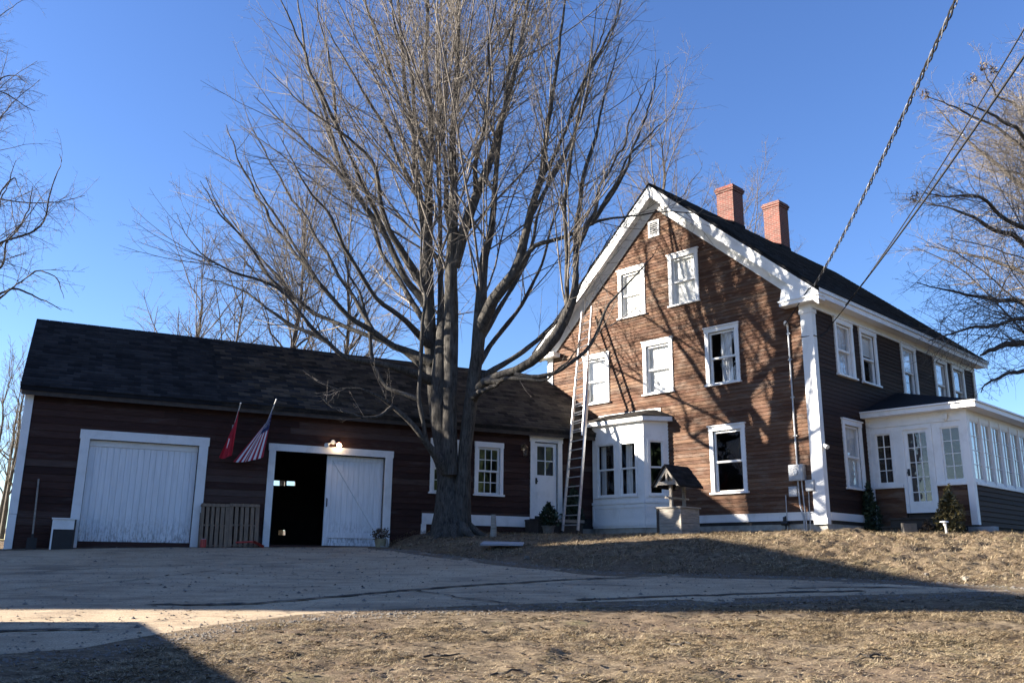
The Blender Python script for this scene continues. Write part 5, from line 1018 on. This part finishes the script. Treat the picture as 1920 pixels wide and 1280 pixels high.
def tubes(P, R, k):
    """P (N,S,3) polylines, R (N,S) radii -> verts, quads"""
    N, S, _ = P.shape; T = np.gradient(P, axis=1); T /= np.linalg.norm(T, axis=2, keepdims=True)+1e-9
    ref = np.where(np.abs(T[:, :1, 2:3]) > .9, np.array([1., 0, 0]), np.array([0, 0, 1.])); ref = np.broadcast_to(ref, T.shape)
    A = np.cross(T, ref); A /= np.linalg.norm(A, axis=2, keepdims=True)+1e-9; B = np.cross(T, A)
    q = 2*np.pi*np.arange(k)/k; V = P[:, :, None]+(A[:, :, None]*np.cos(q)[None, None, :, None]+B[:, :, None]*np.sin(q)[None, None, :, None])*R[:, :, None, None]
    base = (np.arange(N)[:, None, None]*S+np.arange(S-1)[None, :, None])*k; j = np.arange(k)[None, None, :]; jn = (j+1) % k
    F = np.stack([base+j, base+jn, base+k+jn, base+k+j], -1).reshape(-1, 4); return V.reshape(-1, 3), F
def resample(pts, rad, step):
    P = np.array(pts, float); R = np.array(rad, float); n = len(P)
    t = np.concatenate([[0], np.cumsum(np.linalg.norm(np.diff(P, axis=0), axis=1))]); m = max(4, int(t[-1]/step)); s = np.linspace(0, t[-1], m)
    Q = np.stack([np.interp(s, t, P[:, i]) for i in range(3)], 1)
    for _ in range(2): Q[1:-1] = .25*Q[:-2]+.5*Q[1:-1]+.25*Q[2:]
    return Q, np.interp(s, t, R), t[-1]
def spawn(P, R, L, n, r, tmin, tmax, ang, lf, S, upw, wob, rmin, rf=.6, out=None, thick=.0065):
    """children on polylines: P (N,S,3); n per parent (array or int)"""
    N, S0, _ = P.shape; n = np.broadcast_to(np.asarray(n), (N,)); par = np.repeat(np.arange(N), n); m = len(par)
    t = tmin+(tmax-tmin)*r.uniform(0, 1, m); f = t*(S0-1); i = np.minimum(f.astype(int), S0-2); w = (f-i)[:, None]
    p0 = P[par, i]*(1-w)+P[par, i+1]*w; tg = P[par, i+1]-P[par, i]; tg /= np.linalg.norm(tg, axis=1, keepdims=True)+1e-9; pr = R[par, i]
    q = np.cross(tg, r.normal(0, 1, (m, 3))); q /= np.linalg.norm(q, axis=1, keepdims=True)+1e-9
    if out is not None: q = q+out*np.array([0, 0, 1.]); q /= np.linalg.norm(q, axis=1, keepdims=True)+1e-9
    a = np.radians(ang[0]+(ang[1]-ang[0])*r.uniform(0, 1, m))[:, None]; d = tg*np.cos(a)+q*np.sin(a)
    LL = L[par]*lf*(1-.55*t)*r.uniform(.55, 1.25, m); st = LL/(S-1); C = np.empty((m, S, 3)); C[:, 0] = p0
    for s in range(1, S):
        d = d+np.array([0, 0, upw])+r.normal(0, wob, (m, 3)); d /= np.linalg.norm(d, axis=1, keepdims=True); C[:, s] = C[:, s-1]+d*st[:, None]
    rs = np.maximum(np.minimum(pr*rf, LL*thick+.0015), rmin); RR = rs[:, None]*np.linspace(1, .35, S)[None, :]; RR = np.maximum(RR, rmin*.6)
    return C, RR, LL
def cat_mesh(parts):
    Vs, Fs, o = [], [], 0
    for v, f in parts: Vs.append(v); Fs.append(f+o); o += len(v)
    return np.concatenate(Vs), np.concatenate(Fs)
def fix(L, S=24, rs=1):
    """limbs of any length as equal-count polylines"""
    Ps, Rs, Ls = [], [], []
    for l in L:
        p = [(a/100, b/100, c/100) for a, b, c, _ in l]; rr = [d/1000*rs for *_, d in l]; q, ra, ln = resample(p, rr, .05 if len(l) < 3 else .12)
        s = np.linspace(0, len(q)-1, S); Ps.append(np.stack([np.interp(s, np.arange(len(q)), q[:, i]) for i in range(3)], 1)); Rs.append(np.interp(s, np.arange(len(q)), ra)); Ls.append(ln)
    return np.array(Ps), np.array(Rs), np.array(Ls)
def tree(name, label, limbs, seed, bark, twig, group=None, dens=(2.0, 2.6, 4.2), ang=(18, 42), upw=(.05, .03, .02), wob=(.05, .08, .13), lf=(.42, .42, .5), trunkz=None, rmin=.0035, S=28, thin=.0062, tmin0=.28, k_trunk=14, rscale=1, taper=1):
    r = np.random.default_rng(seed); P, R, L = fix(limbs, S, rscale); P = P+r.normal(0, .012, P.shape)*np.linspace(0, 1, S)[None, :, None]
    ph = r.uniform(0, 6.28, (len(P), 1, 3)); fq = r.uniform(.8, 1.7, (len(P), 1, 1)); env = np.sin(np.pi*np.linspace(0, 1, S))[None, :, None]
    P = P+env*(.07*np.sin(np.linspace(0, 1, S)[None, :, None]*fq*9+ph)+.03*np.sin(np.linspace(0, 1, S)[None, :, None]*fq*21+ph*2))*np.clip(L/5, .15, 1)[:, None, None]*np.clip(1.3-R[:, :1, None]*4, .1, 1)
    R = R*np.linspace(1, taper, S)[None, :]; big = R[:, 0] > .12; pieces = []
    for sel, k in ((big, k_trunk), (~big, 8)):
        if sel.any(): pieces.append(tubes(P[sel], R[sel], k))
    V, F = cat_mesh(pieces)
    t = thing(name, label, 'tree', (P[0,0,0], P[0,0,1], P[0,0,2]), group)
    V = V+ (.018*vnoise(V[:,0]*7+V[:,1]*3, V[:,2]*1.6, seed)+.012*vnoise(V[:,0]*17, V[:,1]*17+V[:,2]*3, seed+1))[:, None]*np.array([1, 1, 0])*2*np.clip(1.2-V[:,2:3]*.07, .1, 1)
    np_obj('trunk', V, F, bark, t, smooth=True)
    n1 = np.maximum(3, (L*dens[0]).astype(int)); c1 = spawn(P, R, L, n1, r, tmin0, .98, ang, lf[0], 11, upw[0], wob[0], rmin*1.7, thick=thin)
    n2 = np.maximum(2, (c1[2]*dens[1]).astype(int)); c2 = spawn(*c1, n2, r, .15, .98, (ang[0]+6, ang[1]+10), lf[1], 7, upw[1], wob[1], rmin*1.25, thick=thin)
    n3 = np.maximum(2, (c2[2]*dens[2]).astype(int)); c3 = spawn(*c2, n3, r, .12, 1.0, (ang[0]+10, ang[1]+18), lf[2], 4, upw[2], wob[2], rmin, thick=thin)
    V, F = cat_mesh([tubes(c1[0], c1[1], 5), tubes(c2[0], c2[1], 4), tubes(c3[0], c3[1], 3)])
    np_obj('crown', V, F, twig, t, smooth=True)
    return t, (P, R, L)
maple, (MP, MR, ML) = tree('maple_tree', 'huge bare maple with many upswept limbs in front of the barn', LIMBS, 5, MAT['bark'], MAT['twig'], dens=(2.0, 2.7, 4.2), ang=(19, 55), upw=(.035, .03, .01), wob=(.04, .09, .14), lf=(.44, .45, .5), taper=.62, rmin=.0026, thin=.0048)
# root flare of the maple
m = MB(); random.seed(9)
for a, L_, r0_ in ((2.9,.75,.17),(3.9,.7,.15),(4.6,.6,.17),(5.3,.75,.15),(6.0,.8,.14),(.7,.6,.12),(2.0,.6,.13)):
    x, y = -1.40, 23.36; p = []
    for q in range(6):
        s = q/5; d = .22+s*L_; X_, Y_ = x+d*math.cos(a+.15*s), y+d*math.sin(a+.15*s); p.append((X_, Y_, gz(X_, Y_)+.34*(1-s)**2.0-.05*s))
    m.tube(p, [r0_*(1-.75*q/5) for q in range(6)], 9)
m.build('root', MAT['bark'], maple, None, True)
oak, _ = tree('oak_tree', 'large bare spreading tree beyond the right end of the farmhouse', RIGHT_LIMBS, 15, MAT['darkbark'], MAT['twig'], dens=(5.6, 5.0, 5.4), ang=(28, 66), upw=(-.005, .0, -.01), wob=(.11, .16, .2), lf=(.40, .5, .55), rmin=.0040, rscale=.55)
tree('birch_tree', 'bare birch reaching in from the left edge above the barn', LEFT_LIMBS, 25, MAT['darkbark'], MAT['fartwig'], dens=(2.6, 4.4, 6), ang=(25, 60), upw=(.0, -.05, -.08), wob=(.10, .12, .13), lf=(.34, .5, .55), rmin=.0033, rscale=.45)
def generic(x, y, h, seed, spread, nl, r0, lean=0):
    r = np.random.default_rng(seed); z = gz(x, y); T = []; n = 9
    for i in range(n): s = i/(n-1); T.append((100*(x+lean*s*h+r.normal(0, .012*h)*s), 100*(y+r.normal(0, .01*h)*s), 100*(z-.2+h*s), 1000*max(.008, r0*(1-s)**.85)))
    L = [T]
    for j in range(nl):
        s = .22+.68*(j+.5)/nl; a = j*2.399+seed; i = s*(n-1); k = int(i); w = i-k; b = [T[k][q]*(1-w)+T[k+1][q]*w for q in range(4)]; ln = spread*h*(1.05-.75*s)*r.uniform(.75, 1.2); e = R_(r.uniform(35, 60)); l = []; px, py, pz = b[:3]
        for q in range(7):
            l.append((px, py, pz, max(6, b[3]*.55*(1-q/7)))); px += 100*ln/6*math.cos(e)*math.cos(a)+r.normal(0, 4*ln); py += 100*ln/6*math.cos(e)*math.sin(a); pz += 100*ln/6*math.sin(e); e += R_(4)
        L.append(l)
    return L
BG = [('bare tree behind the barn roof, leftmost of the group', -12.6, 34, 12.4, .30, 14, .13, .01), ('bare tree behind the barn, second from the left', -11.3, 35, 12.6, .28, 14, .12, 0), ('bare tree behind the barn, its stems close to the maple crown', -9.0, 35, 16.0, .30, 16, .17, .01), ('bare tree behind the barn, hidden among the maple limbs', -7.0, 36, 15.5, .30, 15, .16, 0),
    ('tall bare tree rising behind the gable peak', 6.6, 36, 19.0, .30, 18, .22, 0), ('bare tree showing between the two chimneys', 12.6, 45, 18.9, .28, 13, .2, 0)]
for i, (lab, x, y, h, sp, nl, r0_, ln) in enumerate(BG):
    tree('bare_tree', lab, generic(x, y, h, 40+i, sp, nl, r0_, ln), 70+i, MAT['darkbark'], MAT['fartwig'], 'bare trees behind the buildings', dens=(2.2, 2.8, 3.6), ang=(22, 50), upw=(.05, .03, .0), wob=(.09, .12, .15), lf=(.45, .48, .5), rmin=.0055, S=14, k_trunk=8)
for i, (x, y, h, lab) in enumerate(((-26.5, 47, 9.5, 'thin bare tree closest to the barn corner at the far field edge'), (-29.5, 52, 10.5, 'thin bare tree second from the barn corner at the far field edge'), (-28.0, 56, 9.0, 'shortest thin bare tree at the far field edge'), (-31.5, 54, 11.5, 'thin bare tree at the left frame edge beyond the field'), (-34, 62, 12, 'tallest thin bare tree at the far field edge'))):
    tree('bare_tree', lab, generic(x, y, h, 90+i, .22, 10, .13), 120+i, MAT['darkbark'], MAT['fartwig'], 'thin trees at the field edge', dens=(1.8, 2.2, 3.0), ang=(18, 40), rmin=.008, S=12, k_trunk=6)
# woods behind the photographer: conifers that the window panes mirror
def woods():
    r = np.random.default_rng(77); V, F, o = [], [], 0
    for i in range(130):
        az = R_(r.uniform(75, 205)); d = r.uniform(34, 70); x, y = d*math.sin(az), d*math.cos(az); h = r.uniform(11, 20); w = h*.2
        for q in range(9):
            z0 = -1.5+h*(.06+.1*q); rr = w*(1-q/9.3)+.25; n = 9; c = len(V)
            V.append((x, y, z0+h*.17))
            for k in range(n*2): a = math.pi*k/n+q; ra = rr*(1 if k % 2 else .55)*r.uniform(.8, 1.15); V.append((x+ra*math.cos(a), y+ra*math.sin(a), z0-(.25 if k % 2 else 0)))
            for k in range(n*2): F.append((c, c+1+k, c+1+(k+1) % (2*n)))
    return np_obj('conifer_woods', V, F, MAT['yew'], tint=r.uniform(0, 1, len(F)), kind='stuff')
woods()
# dead leaf clusters still hanging at the tips of the right tree
for i, c in enumerate([(13.79, 26.6, 15.34), (15.85, 26.6, 16.41), (16.18, 26.6, 16.29), (13.08, 26.6, 11.64), (15.49, 26.6, 15.96)]): leaf_cloud('leaf_cluster', MAT['bush'], oak, c, .16, .16, .2, 40, .07, 300+i)
